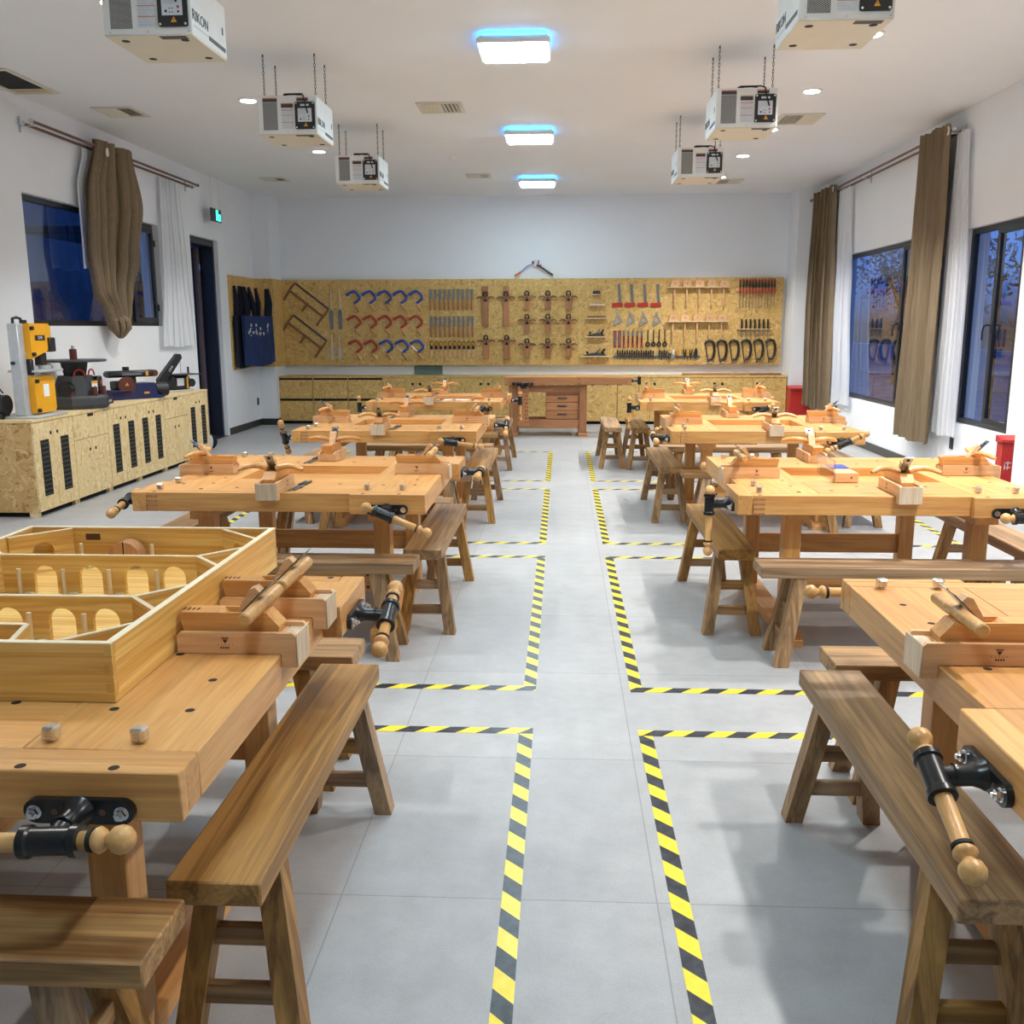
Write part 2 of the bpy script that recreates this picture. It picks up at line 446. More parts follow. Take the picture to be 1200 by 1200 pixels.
struct(MB().box(3.68,4.0,15.6,YB,0,ZC).build('trim_3',M['wall'],smooth=False))
struct(MB().box(XL-.3,XR+.3,YF-.2,YF,0,ZC).build('wall_front',M['wall'],smooth=False))
LW=(8.92,11.93,1.62,2.84); LD=(12.96,14.0,0,2.83)
RW1=(10.9,14.3,.61,2.57); RW2=(8.72,9.97,.62,2.53)
wallX(XL-WT,XL,YF,YB,[LW,LD],'wall_left',M['wall'])
wallX(XR,XR+WT,YF,YB,[RW1,RW2],'wall_right',M['wall'])
def base(name,segs):
    mb=MB()
    for x0,x1,y0,y1 in segs: mb.box(x0,x1,y0,y1,0,.105,.004)
    struct(mb.build(name,M['skirt']))
base('baseboard_left',[(XL,XL+.014,14.06,15.6),(XL,XL+.014,YF,12.9),(XL+.014,-4.706,15.586,15.6)])
base('baseboard_right',[(XR-.014,XR,YF,15.6)])
base('baseboard_back',[(-4.72,-4.706,15.6,16.2),(3.666,3.68,15.6,16.2),(3.666,XR-.014,15.586,15.6)])
# windows: frame with fixed and casement sashes, glass, handles; recessed in the wall
def window(name,side,hole,splits,sashes,handle_at,fx):
    """frame plane at x=fx; splits = y positions of mullions; sashes = set of bay indexes with an inner sash"""
    y0,y1,z0,z1=hole; s=1 if side=='r' else -1
    fw=.055
    root=struct(MB().box(fx-.03,fx+.03,y0,y1,z0,z0+fw,.004).box(fx-.03,fx+.03,y0,y1,z1-fw,z1,.004).box(fx-.03,fx+.03,y0,y0+fw,z0+fw,z1-fw,.004).box(fx-.03,fx+.03,y1-fw,y1,z0+fw,z1-fw,.004).build(name,M['frame']))
    ys=[y0+fw]+splits+[y1-fw]
    for q in splits: MB().box(fx-.028,fx+.028,q-.03,q+.03,z0+fw,z1-fw,.004).build('mullion',M['frame'],root)
    for i,(a,b) in enumerate(zip(ys,ys[1:])):
        a+=.03 if i>0 else 0; b-=.03 if i<len(ys)-2 else 0
        if i in sashes:
            x=fx-s*.035; w=.06; c=z0+fw-.012; d=z1-fw+.012
            sa=MB().box(x-.022,x+.022,a,b,c,c+w,.004).box(x-.022,x+.022,a,b,d-w,d,.004).box(x-.022,x+.022,a,a+w,c+w,d-w,.004).box(x-.022,x+.022,b-w,b,c+w,d-w,.004).build('casement_sash',M['frame'],root)
            MB().box(x-.004,x+.004,a+w,b-w,c+w,d-w).build('pane',M['glass'],sa,smooth=False)
            if i in handle_at:
                hy=a+.03 if handle_at[i]=='a' else b-.03
                hx=x-s*.024; hz=(z0+z1)/2
                MB().box(hx-.006,hx+.006,hy-.014,hy+.014,hz-.06,hz+.06,.004).tube([(hx,hy,hz+.02),(hx-s*.045,hy,hz+.022),(hx-s*.055,hy+.03,hz+.0),(hx-s*.055,hy+.045,hz-.05),(hx-s*.055,hy+.04,hz-.12)],.009,8).build('window_handle',M['black'],sa)
            for hz in (c+.18,d-.18):
                MB().box(x-s*.03-.008,x-s*.03+.008,(b-.005 if handle_at.get(i)=='a' else a-.012),(b+.012 if handle_at.get(i)=='a' else a+.005),hz-.04,hz+.04,.003).build('hinge',M['black'],sa)
        else:
            MB().box(fx-.004,fx+.004,a,b,z0+fw,z1-fw).build('pane',M['glass'],root,smooth=False)
    return root
window('window_1','l',LW,[11.2],{1},{1:'a'},XL-.10)
window('window_2','r',RW1,[11.85],{0},{0:'b'},XR+.09)
window('window_3','r',RW2,[9.36],{0},{0:'b'},XR+.09)
# doorway in the left wall: dark frame, brown leaf standing open, outdoors beyond
dy0,dy1,_,dz=LD
d=struct(MB().box(XL-WT-.02,XL-.06,dy1-.06,dy1,0,dz,.004).box(XL-WT-.02,XL-.06,dy0,dy0+.06,0,dz,.004).box(XL-WT-.02,XL-.06,dy0+.06,dy1-.06,dz-.09,dz,.004).build('door_1',M['frame']))
lf=MB().box(XL-WT-.95,XL-WT-.03,dy1-.115,dy1-.07,.01,dz-.10,.004).build('door_leaf',M['frame'],d)
lb=MB().box(XL-WT-.045,XL-WT-.0,dy1-.22,dy1-.118,.01,dz-.10,.004).build('door_stile',plain('brown_door_paint',(.13,.085,.06),.5,0,.15,10),d,label='brown edge of the open door')
MB().box(XL-.19,XL-.16,dy0+.06,dy0+.09,0,dz-.09,.003).build('door_stop',M['frame'],d)
struct(MB().box(XL-WT-.03,XL,dy0+.0,dy1,0,.006).build('trim_1',M['skirt']))
# outdoors
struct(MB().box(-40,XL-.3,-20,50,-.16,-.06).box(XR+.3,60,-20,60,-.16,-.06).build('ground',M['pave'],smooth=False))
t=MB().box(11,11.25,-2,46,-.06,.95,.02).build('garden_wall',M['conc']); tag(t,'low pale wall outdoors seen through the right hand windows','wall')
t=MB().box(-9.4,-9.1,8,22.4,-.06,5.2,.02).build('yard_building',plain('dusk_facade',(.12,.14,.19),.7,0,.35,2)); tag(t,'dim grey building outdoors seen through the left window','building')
t=MB().box(-7.0,XL-WT-.05,12.4,19,2.80,2.9,.01).box(-6.95,-6.85,18.6,18.7,-.06,2.8).box(-6.95,-6.85,14.4,14.5,-.06,2.8).build('porch_canopy',M['frame']); tag(t,'dark porch canopy outdoors above the left doorway','canopy')
t=MB().box(-9.2,-9.0,22.5,34,-.06,3.0,.02).build('yard_fence',plain('blue_hoarding',(.03,.09,.42),.7,0,.2,4)); tag(t,'blue hoarding outdoors seen through the doorway on the left','fence')
def tree_obj(x,y,h,r,label,sd):
    rn=random.Random(sd)
    t=thing('garden_tree',label,'tree',(x,y,-.06))
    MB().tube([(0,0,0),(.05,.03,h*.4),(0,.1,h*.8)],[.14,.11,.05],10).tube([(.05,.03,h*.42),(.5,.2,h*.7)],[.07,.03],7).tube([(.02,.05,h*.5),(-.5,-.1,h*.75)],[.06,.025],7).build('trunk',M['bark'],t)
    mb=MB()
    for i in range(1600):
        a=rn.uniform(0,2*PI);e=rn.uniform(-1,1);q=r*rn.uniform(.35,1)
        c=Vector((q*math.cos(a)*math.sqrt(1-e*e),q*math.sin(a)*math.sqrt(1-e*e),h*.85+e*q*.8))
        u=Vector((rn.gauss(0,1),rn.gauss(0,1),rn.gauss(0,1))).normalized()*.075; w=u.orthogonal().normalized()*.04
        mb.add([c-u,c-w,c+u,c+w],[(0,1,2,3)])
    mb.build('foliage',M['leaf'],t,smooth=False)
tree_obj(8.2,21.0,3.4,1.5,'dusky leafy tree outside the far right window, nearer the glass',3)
tree_obj(9.6,28.0,4.2,2.0,'taller dusky tree farther off outside the far right window',5)
# ================================================================== CEILING
def panel_light(y,label):
    t=thing('ceiling_panel_light',label,'ceiling light',(-.365,y,ZC),0,'square LED panels along the middle of the ceiling')
    w=.255
    MB().box(-w,w,-w,w,-.085,-.03,.012).build('housing',M['white'],t)
    MB().box(-w+.015,w-.015,-w+.015,w-.015,-.098,-.0855,.006).build('diffuser',M['panel'],t)
    MB().box(-w+.03,w-.03,-w+.03,w-.03,-.0295,-.012,.002).build('edge_glow',M['halo'],t)
    f=MB()
    for a,b,c,d in((-w-.012,w+.012,-w-.012,-w+.008),(-w-.012,w+.012,w-.008,w+.012),(-w-.012,-w+.008,-w+.008,w-.008),(w-.008,w+.012,-w+.008,w-.008)): f.box(a,b,c,d,-.085,-.05,.004)
    f.build('frame',M['white'],t)
    MB().box(-.12,.12,-.12,.12,-.0119,0).build('mounting_plate',M['white'],t)
for y,l in((7.62,'square cool white ceiling light, nearest of the three lit panels'),(10.98,'square cool white ceiling light, middle of the three lit panels'),(14.36,'square cool white ceiling light, farthest of the three by the back wall'),(4.25,'square cool white ceiling light above the front workbenches, out of frame'),(.9,'square cool white ceiling light above the photographer, out of frame')):
    panel_light(y,l)
def downlight(x,y,label,power,col=(1,.965,.915)):
    t=thing('downlight',label,'downlight',(x,y,ZC),0,'round recessed downlights')
    MB().lathe_between((0,0,-.012),(0,0,0),[(0,.075),(.3,.092),(1,.095)],28).build('trim_ring',M['white'],t)
    MB().lathe_between((0,0,-.0135),(0,0,-.0122),[(0,.070),(1,.072)],28).build('lens',M['lens'],t)
    ld=bpy.data.lights.new('downlight_lamp','SPOT'); ld.energy=power; ld.spot_size=R(118); ld.spot_blend=.55; ld.shadow_soft_size=.05; ld.color=col
    lo=bpy.data.objects.new('downlight_lamp',ld); COL.objects.link(lo); lo.parent=t; lo.location=(0,0,-.03)
PR,PL=122,85
for y,l in((7.62,'round downlight beside the nearest right hand air cleaner'),(9.33,'round downlight right of the second right hand air cleaner'),(11.05,'round downlight just behind the second right hand air cleaner'),(12.67,'round downlight right of the farthest right hand air cleaner'),(14.4,'round downlight behind the farthest right hand air cleaner'),(5.9,'round downlight over the right hand benches, second from the photographer'),(4.1,'round downlight over the right hand benches nearest the photographer'),(2.3,'round downlight on the right above the photographer, out of frame')):
    downlight(2.26,y,l,PR)
for y,l in((9.35,'round downlight left of the second left hand air cleaner'),(12.0,'round downlight below the chains of the farthest left hand air cleaner'),(6.6,'round downlight beside the nearest left hand air cleaner, out of frame'),(3.9,'round downlight over the front left workbench, out of frame')):
    downlight(-2.96,y,l,PL)
def vent(x,y,w,dp,label,open_=False,nsl=9):
    t=thing('ceiling_vent',label,'vent',(x,y,ZC),0,'ceiling air vents')
    f=MB(); b=.045
    for a,c,e,g in((-w/2,w/2,-dp/2,-dp/2+b),(-w/2,w/2,dp/2-b,dp/2),(-w/2,-w/2+b,-dp/2+b,dp/2-b),(w/2-b,w/2,-dp/2+b,dp/2-b)): f.box(a,c,e,g,-.012,0,.004)
    f.build('frame',M['ivory'],t)
    MB().box(-w/2+b,w/2-b,-dp/2+b,dp/2-b,-.0035,-.0005).build('dark_duct',M['slot'],t,smooth=False)
    if not open_:
        s=MB()
        n=nsl
        for i in range(n):
            xx=-w/2+b+(i+.5)*(w-2*b)/n
            Mx=Matrix.Translation((xx,0,-.009))@Matrix.Rotation(R(24 if i>n//2 else -24),4,'Y')
            s.box(-(w-2*b)/n*.5,(w-2*b)/n*.5,-dp/2+b,dp/2-b,-.0015,.0015,0,Mx)
        s.build('louvre',M['ivory'],t)
    else:
        s=MB()
        for i in range(3): s.box(-w/2+b,w/2-b,dp/2-b-.04-.05*i,dp/2-b-.02-.05*i,-.010,-.005)
        s.build('loose_slat',M['pinetop'],t)
vent(-4.37,9.75,.42,.44,'square ceiling vent between curtain rod and second left air cleaner')
vent(-1.19,9.78,.44,.46,'ceiling vent left of the nearest cool white panel light')
vent(-1.19,14.05,.36,.34,'ceiling vent left of the farthest cool white panel light')
vent(-4.15,14.15,.36,.34,'small ceiling vent near the back left corner')
vent(2.43,10.55,.44,.52,'slatted ceiling vent beside the second right hand air cleaner',nsl=14)
vent(2.43,14.85,.44,.46,'slatted ceiling vent beside the farthest right hand air cleaner',nsl=14)
vent(-4.78,8.55,.42,.85,'open ceiling hatch with bare duct above the left curtain rod',open_=True)
t=thing('smoke_detector','small round white smoke detector on the ceiling left of the middle panel','smoke detector',(-1.38,12.55,ZC))
MB().lathe_between((0,0,-.035),(0,0,0),[(0,.03),(.25,.045),(.7,.055),(1,.06)],20).build('housing',M['white'],t)
# air cleaners hanging from chains
def air_cleaner():
    t=thing('air_cleaner','','air cleaner')
    W,D,H=.235,.26,.285
    MB().box(-W,W,-D,D,0,H,.006).build('casing',M['unit'],t)
    MB().box(-W+.004,W-.004,-D+.004,D-.004,-.004,.002,.001).build('underside',M['unitbase'],t)
    for x in(-.16,.16):
        for y in(-.17,.17): MB().lathe_between((x,y,-.007),(x,y,-.003),[(0,.012),(.4,.021),(1,.023)],14).build('grommet',M['rubber'],t)
    MB().box(.05,.19,-.245,-.195,-.006,-.0042).build('rating_plate',M['darkgrey'],t)
    y=-D-.0012
    MB().box(-.195,-.08,y,-D+.001,.03,.235).build('grille',M['grille'],t,smooth=False)
    for a,b_,c,d in((-.195,-.08,.238,.262),(-.05,.045,.195,.222),(.075,.165,.243,.262)): MB().box(a,b_,y-.001,-D+.001,c,d).build('warning_strip',M['darkgrey'],t)
    for a,b_,c,d in((-.195,-.08,.263,.269),(-.05,.045,.223,.229),(.075,.165,.263,.27),(-.05,.045,.174,.179),(-.05,.045,.137,.141),(-.05,.045,.085,.089)): MB().box(a,b_,y-.0012,-D+.001,c,d).build('orange_bar',M['orange'],t)
    MB().box(-.05,.045,y,-D+.001,.038,.19).build('instruction_label',M['label'],t,smooth=False)
    ln=MB()
    for i in range(12):
        z=.048+.0115*i
        ln.box(-.042,.035-.02*(i%3),y-.0006,y,z,z+.0025)
    ln.build('print_lines',M['paleblue'],t,smooth=False)
    p=[]
    for cx,cz,a0 in((.205,.225,0),(.06+.012,.225,90),(.06+.012,.047,180),(.205,.047,270)):
        for k in range(5):
            a=R(a0+90*k/4); p.append((cx+.012*math.cos(a),cz+.012*math.sin(a)))
    c=MB().prism(p,-D-.010,-D+.001).build('control_plate',M['black'],t)
    MB().box(.083,.192,-D-.0115,-D-.009,.088,.188,.001).build('display_face',M['label'],c,smooth=False)
    MB().cyl((.105,-D-.0125,.108),(.105,-D-.011,.108),.007,n=12).cyl((.17,-D-.0125,.105),(.17,-D-.011,.105),.006,n=12).box(.122,.128,-D-.0122,-D-.011,.10,.106).box(.137,.143,-D-.0122,-D-.011,.10,.106).box(.122,.128,-D-.0122,-D-.011,.118,.124).box(.137,.143,-D-.0122,-D-.011,.118,.124).build('button',M['navy'],c)
    MB().cyl((.17,-D-.0125,.128),(.17,-D-.011,.128),.007,n=12).build('red_button',M['red'],c)
    l=MB()
    for i in range(4): l.box(.09,.18-.013*(i%2),-D-.0121,-D-.0112,.145+.01*i,.149+.01*i)
    l.build('print_lines',M['paleblue'],c,smooth=False)
    MB().prism([(.128,.055),(.16,.055),(.144,.083)],-D-.0112,-D-.0095).build('warning_triangle',M['amber'],c)
    MB().box(.1427,.1453,-D-.0118,-D-.011,.062,.074).build('bolt_mark',M['black'],c)
    MB().box(.105,.172,-D-.0112,-D-.0095,.204,.219).build('name_plate',M['label'],c)
    for cx in(.072,.205):
        for cz in(.047,.225): MB().cyl((cx,-D-.0125,cz),(cx,-D-.009,cz),.0065,n=10).build('screw',M['chrome'],c)
    for cx in(-.2,0,.215): MB().cyl((cx,-D-.003,.014),(cx,-D,.014),.005,n=8).build('screw',M['steel'],t)
    for sg in(1,-1):
        x=sg*(W+.0006); rz=R(90) if sg>0 else R(-90)
        text('RIKON','side_lettering',.074,M['darkgrey'],t,(x,(-.14 if sg>0 else .14),.098),(R(90),0,rz),ext=.0014)
        MB().box(sg*W,sg*(W+.0012),-.02 if sg>0 else -.235,.235 if sg>0 else .02,.035,.058).build('side_stripe',M['darkgrey'],t)
        MB().box(sg*W,sg*(W+.0012),-.235 if sg>0 else .03,-.03 if sg>0 else .235,.046,.052).build('side_print',M['paleblue'],t)
        MB().box(sg*W,sg*(W+.0012),.19 if sg>0 else -.21,.21 if sg>0 else -.19,.12,.16).build('side_latch',M['darkgrey'],t)
    cb=[]
    for k in range(15):
        a=2*PI*k/14*1.6; cb.append((.02+.075*math.cos(a),-.16+.05*math.sin(a),H+.012+.001*k))
    cb+= [(.11,-.22,H+.02),(.13,-D-.012,H+.0),(.15,-D-.02,.2),(.165,-D-.022,.15)]
    MB().tube(cb,.0055,6).build('power_cable',M['rubber'],t)
    link=None
    for x in(-.205,.205):
        for yy in(-.165,.165):
            c=MB()
            c.tube([(x,yy,H),(x,yy,H+.02),(x+.008,yy,H+.035),(x,yy,H+.05),(x-.008,yy,H+.035),(x,yy,H+.022)],.003,6)
            z=H+.045; k=0
            while z<.59:
                pts=[]
                for a in range(8):
                    u=.0065*math.cos(a*PI/4); w=.017*math.sin(a*PI/4)
                    pts.append((x+u,yy,z+.014+w) if k%2 else (x,yy+u,z+.014+w))
                c.tube(pts,.0022,4,closed=True); z+=.026; k+=1
            c.cyl((x,yy,z),(x,yy,.61),.006,n=8)
            c.build('chain',M['darksteel'],t)
    return t
ac=Proto(air_cleaner())
for x,y,z,l in((-2.155,8.04,3.09,'air cleaner hanging on chains, second on the left side'),(-2.165,10.67,3.09,'air cleaner hanging on chains, farthest on the left side'),(-2.15,5.45,3.09,'air cleaner cut off by the frame, nearest on the left side'),(1.40,5.42,3.09,'air cleaner cut off by the frame, nearest on the right side'),(1.40,8.03,3.09,'air cleaner hanging on chains, second on the right side'),(1.40,10.48,3.09,'air cleaner hanging on chains, farthest on the right side')):
    ac.put((x,y,z),0,l,'suspended air cleaners')
# ================================================================== WORKBENCHES
HL,HD,TZ=.7075,.68,.80
def vise(parent,name,loc,rz):
    v=MB()
    p=[]
    for sx in(1,-1):
        for k in range(9):
            a=R(-90+180*k/8) if sx>0 else R(90+180*k/8)
            p.append((sx*.08+.024*math.cos(a),.024*math.sin(a)))
    v.prism(p,-.014,0)
    v.lathe_between((0,-.012,0),(0,-.10,-.004),[(0,.032),(.12,.026),(.3,.021),(.75,.021),(1,.019)],18)
    v.lathe_between((0,-.072,0),(0,-.066,0),[(0,.0225),(1,.0225)],18)
    o=v.build(name,M['iron'],parent,loc,(0,0,rz))
    for x in(-.082,.082): MB().lathe_between((x,-.014,0),(x,-.017,0),[(0,.014),(1,.014)],16).cyl((x,-.027,0),(x,-.0165,0),.011,n=6).cyl((x,-.034,0),(x,-.0265,0),.006,n=10).build('bolt',M['chrome'],o)
    for x in(-.045,.045): MB().cyl((x,-.0155,0),(x,-.014,0),.006,n=10).build('screw',M['bronze'],o)
    # T tube turns with the handle
    r=.0145
    prof=[(-.180,.004),(-.176,.014),(-.167,.0225),(-.155,.0255),(-.143,.0225),(-.134,.013),(-.130,.012),(-.124,.020),(-.117,.0235),(-.110,.021),(-.105,.0165),(0,.0175)]
    prof=prof+[(-t,q) for t,q in prof[::-1]][1:]
    hm=MB().lathe_between((-.18,0,0),(.18,0,0),[((t+.18)/.36,q) for t,q in prof],18)
    hm.cur=1
    for q in(-1,1): hm.lathe_between((q*.1055,0,0),(q*.0985,0,0),[(0,.0175),(0,.021),(1,.021),(1,.0175)],18)
    ho=hm.build('handle',[M['rod'],M['rubber']],o,(0,-.107,-.004),angle=60)
    return o
def vise_collar(o):
    pass
def make_workbench():
    t=thing('workbench','','workbench')
    HO=((.578,-.697),(.40,-.697),(.615,-.425),(.45,-.425),(.60,-.25),(.455,-.08),(.60,.10),(.45,.22),(.60,.42),(.45,.58),(-.655,-.66),(-.60,-.42),(-.28,-.53),(-.12,-.40),(.05,-.53),(.22,-.40),(-.45,-.40),(-.45,-.57))
    def sym(mk,name,mat,holes=None,**k):
        for r in(0,PI):
            m=mk()
            if holes:
                x0,x1,y0,y1,z=holes; m.cur=1
                for x,y in HO:
                    for q in(1,-1):
                        if x0<q*x<x1 and y0<q*y<y1:
                            c=len(m.v); n=16
                            m.add([(q*x+.0105*math.cos(2*PI*a/n),q*y+.0105*math.sin(2*PI*a/n),z+.0004) for a in range(n)],[tuple(range(n))])
                m.cur=0
                m.build(name,[mat,M['hole']],t,rot=(0,0,r),**k)
            else: m.build(name,mat,t,rot=(0,0,r),**k)
    sym(lambda:MB().box(-.359,.359,-.619,-.252,TZ-.06,TZ,.002),'plank',M['beechx'],(-.35,.35,-.61,-.26,TZ))
    sym(lambda:MB().box(.361,HL,-.619,.339,TZ-.095,TZ,.002).box(.361,HL-.001,.341,.619,TZ-.095,TZ,.002),'end_board',M['beechy'],(.37,.70,-.61,.61,TZ))
    sym(lambda:MB().box(-HL+.02,HL,-HD,-.621,TZ-.095,TZ,.0025),'front_rail',M['beechx'],(-.68,.33,-.68,-.621,TZ))
    sym(lambda:MB().box(.335,HL+.001,-HD-.034,-HD-.0005,TZ-.098,TZ+.001,.003),'fixed_jaw',M['beechx'],(.34,.70,-.71,-.68,TZ+.001))
    sym(lambda:MB().box(-HL-.055,-HL+.018,-HD-.001,-.342,TZ-.096,TZ+.0008,.003),'tail_jaw',M['beechy'])
    def dv():
        m=MB()
        for i in range(4):
            z=TZ-.014-.0235*i
            m.box(-HL+.0185,-HL+.075,-HD-.0012,-HD+.01,z-.010,z)
        return m
    sym(dv,'dovetail',M['tan'])
    MB().box(-.359,.359,-.251,.251,TZ-.06,TZ-.046).build('tool_well',M['beechx'],t,smooth=False)
    for sx in(1,-1):
        for sy in(1,-1):
            MB().box(sx*.413,sx*.498,sy*.44,sy*.525,.06,.646,.004).build('leg',M['beechz'],t)
    sym(lambda:MB().prism([(-.59,.646),(.59,.646),(.59,TZ-.0955),(-.59,TZ-.0955)],.40,.51,'x'),'bearer',M['beechy'])
    sym(lambda:MB().prism([(-.565,0),(-.40,0),(-.38,.014),(.38,.014),(.40,0),(.565,0),(.565,.035),(.54,.061),(-.54,.061),(-.565,.035)],.385,.492,'x'),'foot',M['beechy'])
    def st():
        m=MB().box(-.4125,.4125,-.50,-.468,.25,.365,.003)
        return m
    sym(st,'stretcher',M['tan'] if False else M['beechx'])
    for s in(1,-1):
        for x in(-.37,.37):
            for z in(.275,.34): MB().cyl((x,s*.5,z),(x,s*.503,z),.008,n=10).build('barrel_bolt',M['black'],t)
    vise(t,'face_vise',(.52,-HD-.0345,.728),0); vise(t,'face_vise',(-.52,HD+.0345,.728),PI)
    vise(t,'tail_vise',(-HL-.0555,-.505,.728),-PI/2); vise(t,'tail_vise',(HL+.0555,.505,.728),PI/2)
    # rotating T socket for every handle
    for v in list(t.children):
        if v.name.split('.')[0] in('face_vise','tail_vise'):
            s=MB().lathe_between((-.052,-.107,-.004),(.052,-.107,-.004),[(0,.0255),(0,.029),(.13,.029),(.17,.0245),(.83,.0245),(.87,.029),(1,.029),(1,.0255)],18)
            so=s.build('handle_socket',M['iron'],v)
            so.data.transform(Matrix.Translation((0,.107,.004))); so.location=(0,-.107,-.004)
    return t
wb=Proto(make_workbench())
TABLES={}
def bench_at(key,x,y,label,hands):
    o=wb.put((x,y,0),0,label,'double sided beech workbenches')
    bpy.context.view_layer.update()
    for v in o.children:
        n=v.name.split('.')[0]
        if n=='face_vise': k='ff' if v.location.y<0 else 'fb'
        elif n=='tail_vise': k='tf' if v.location.y<0 else 'tb'
        else: continue
        ang,sl=hands.get(k,(20,.06)); a=R(ang)
        for c in v.children:
            m=c.name.split('.')[0]
            if m in('handle','handle_socket'):
                c.rotation_euler=(0,a,0)
                s=sl if m=='handle' else 0
                c.location=(s*math.cos(a),-.107,-.004-s*math.sin(a))
    TABLES[key]=(x,y)
CXL,CXR=-1.364,1.613
ROWY=[2.285,5.205,8.04,10.94]
bench_at('L1',-1.40,2.285,'front left workbench under the big pine box with partitions',{'ff':(177,.03),'tb':(160,.01)})
bench_at('L2',CXL,ROWY[1],'second left workbench, its front vise handle slanting down to the right',{'ff':(23,.07),'tf':(10,.03),'tb':(180,.02),'fb':(0,.05)})
bench_at('L3',CXL,ROWY[2],'third left workbench, its front vise handle lying almost level',{'ff':(8,.075),'tf':(125,.0),'tb':(160,.02)})
bench_at('L4',CXL,ROWY[3],'farthest left workbench with paper sheets, beside the heavy bench with drawers',{'ff':(-35,-.02),'tf':(95,.05),'tb':(90,.07)})
bench_at('R1',CXR,2.285,'front right workbench cut off by the right edge of the photo',{'tf':(24,.06),'fb':(0,.10),'ff':(0,0)})
bench_at('R2',CXR,ROWY[1],'second right workbench holding a shooting board with a clear acrylic side',{'tf':(90,.085),'ff':(180,-.07),'fb':(0,.03)})
bench_at('R3',CXR,ROWY[2],'third right workbench with two winged planes side by side at its middle',{'tf':(4,-.02),'ff':(-25,.02),'fb':(20,.06)})
bench_at('R4',CXR,ROWY[3],'farthest right workbench, in front of the strand board cupboards',{'tf':(90,.06),'fb':(40,.05),'ff':(-30,-.05)})
NAMES={'L1':'front left workbench','L2':'second left workbench','L3':'third left workbench','L4':'farthest left workbench','R1':'front right workbench','R2':'second right workbench','R3':'third right workbench','R4':'farthest right workbench'}
# steel bench dogs
def make_dog():
    t=thing('bench_dog','','bench dog')
    m=MB().box(-.0145,.0145,-.0145,.0145,.003,.031,.0045).cyl((0,0,0.0),(0,0,.004),.009,n=12)
    m.build('head',M['dogsteel'],t,smooth=False)
    MB().box(-.006,.006,-.0152,-.0142,.010,.024).build('spring',M['steel'],t)
    return t
dog=Proto(make_dog())
DOGS={'left dog of the pair in the front jaw of':(.40,-.585),'right dog of the pair in the front jaw of':(.578,-.585),
 'front dog of the pair at the tail jaw of':(-.648,-.60),'rear dog of the pair at the tail jaw of':(-.636,-.40),
 'left dog of the pair at the back edge of':(-.62,.60),'right dog of the pair at the back edge of':(-.45,.60)}
for k,(x,y) in TABLES.items():
    for l,(dx,dy) in DOGS.items():
        if k=='L1' and dx<0: continue
        if k=='R1' and dy<0: continue
        dog.put((x+dx,y+dy,TZ+.0018),random.uniform(-.15,.15),'square zinc '+l+' the '+NAMES[k],'steel bench dogs')
# bench hooks (shooting boards): cap hangs over the bench edge at local x=0, board runs to -x
def make_hook():
    t=thing('bench_hook','','bench hook')
    w=.055; L=.262
    pf=[(-L,0),(-.001,0),(-.001,-.034),(.036,-.034),(.036,.050),(.030,.056),(-L+.006,.056),(-L,.050)]
    for y0,y1 in((-w,-w+.014),(w-.014,w)):
        MB().prism([(-L,.0),(0.0,.0),(0.0,-.034),(.038,-.034),(.038,.046),(.030,.054),(-L+.008,.054),(-L,.046)],y0,y1).build('side_rail',M['hookwood'],t)
    MB().box(-L+.002,-.001,-w+.0145,w-.0145,0,.042,.001).build('base_board',M['hookwood'],t)
    MB().box(.0382,.0425,-w,w,-.034,.051,.002).box(0.0,.0381,-w+.0145,w-.0145,-.034,.043,.001).build('end_cap',M['hookend'],t)
    e=MB()
    for s in(1,-1):
        y0,y1=s*w,s*(w+.0006); x=-.14
        e.prism([(x-.009,.042),(x+.009,.042),(x+.009,.039),(x-.009,.039)],y0,y1)
        e.prism([(x-.0065,.037),(x+.0065,.037),(x+.0015,.028),(x-.0015,.028)],y0,y1)
        for i in range(5): e.box(x-.018+.009*i-.001,x-.018+.009*i+.001,y0,y1,.022,.024)
        for i in range(4): e.box(x-.0105+.006*i-.0022,x-.0105+.006*i+.0016,y0,y1,.013,.018)
    e.build('burnt_emblem',M['burn'],t,smooth=False)
    return t
hook=Proto(make_hook())
def plane_core(t,L=.25,w=.062,x0=-.262):
    x1=x0+L; h=.056
    # side outline, nose at -x, sloped heel at +x
    poly=[(x0+.012,0),(x1-.002,0),(x1+.004,.02),(x1-.028,h),(x0+.155,h),(x0+.125,.03),(x0+.098,h),(x0+.004,h),(x0,h-.006)]
    body=MB().prism(poly,-w/2,w/2)
    # cheeks close the mouth on both sides
    for s in(1,-1): body.prism([(x0+.093,.02),(x0+.16,.02),(x0+.16,h-.0004),(x0+.093,h-.0004)],s*(w/2-.008),s*w/2*1.001)
    b=body.build('body',M['plane'],t)
    mx=x0+.120
    # iron slopes up toward +x, wedge in front
    a=R(45)
    def sl(u,v): return (mx+u*math.cos(a)-v*math.sin(a),.012+u*math.sin(a)+v*math.cos(a))
    MB().prism([sl(0,0),sl(.178,0),sl(.178,.003),sl(0,.003)],-.021,.021).build('iron',M['bluesteel'],t)
    MB().prism([sl(.02,.0035),sl(.150,.0035),sl(.150,.006),sl(.02,.006)],-.019,.019).build('chip_breaker',M['darksteel'],t)
    MB().prism([sl(.03,.0066),sl(.126,.0066),sl(.126,.024),sl(.113,.030),sl(.03,.010)],-.019,.019).build('wedge',M['hookwood'],t)
    return sl
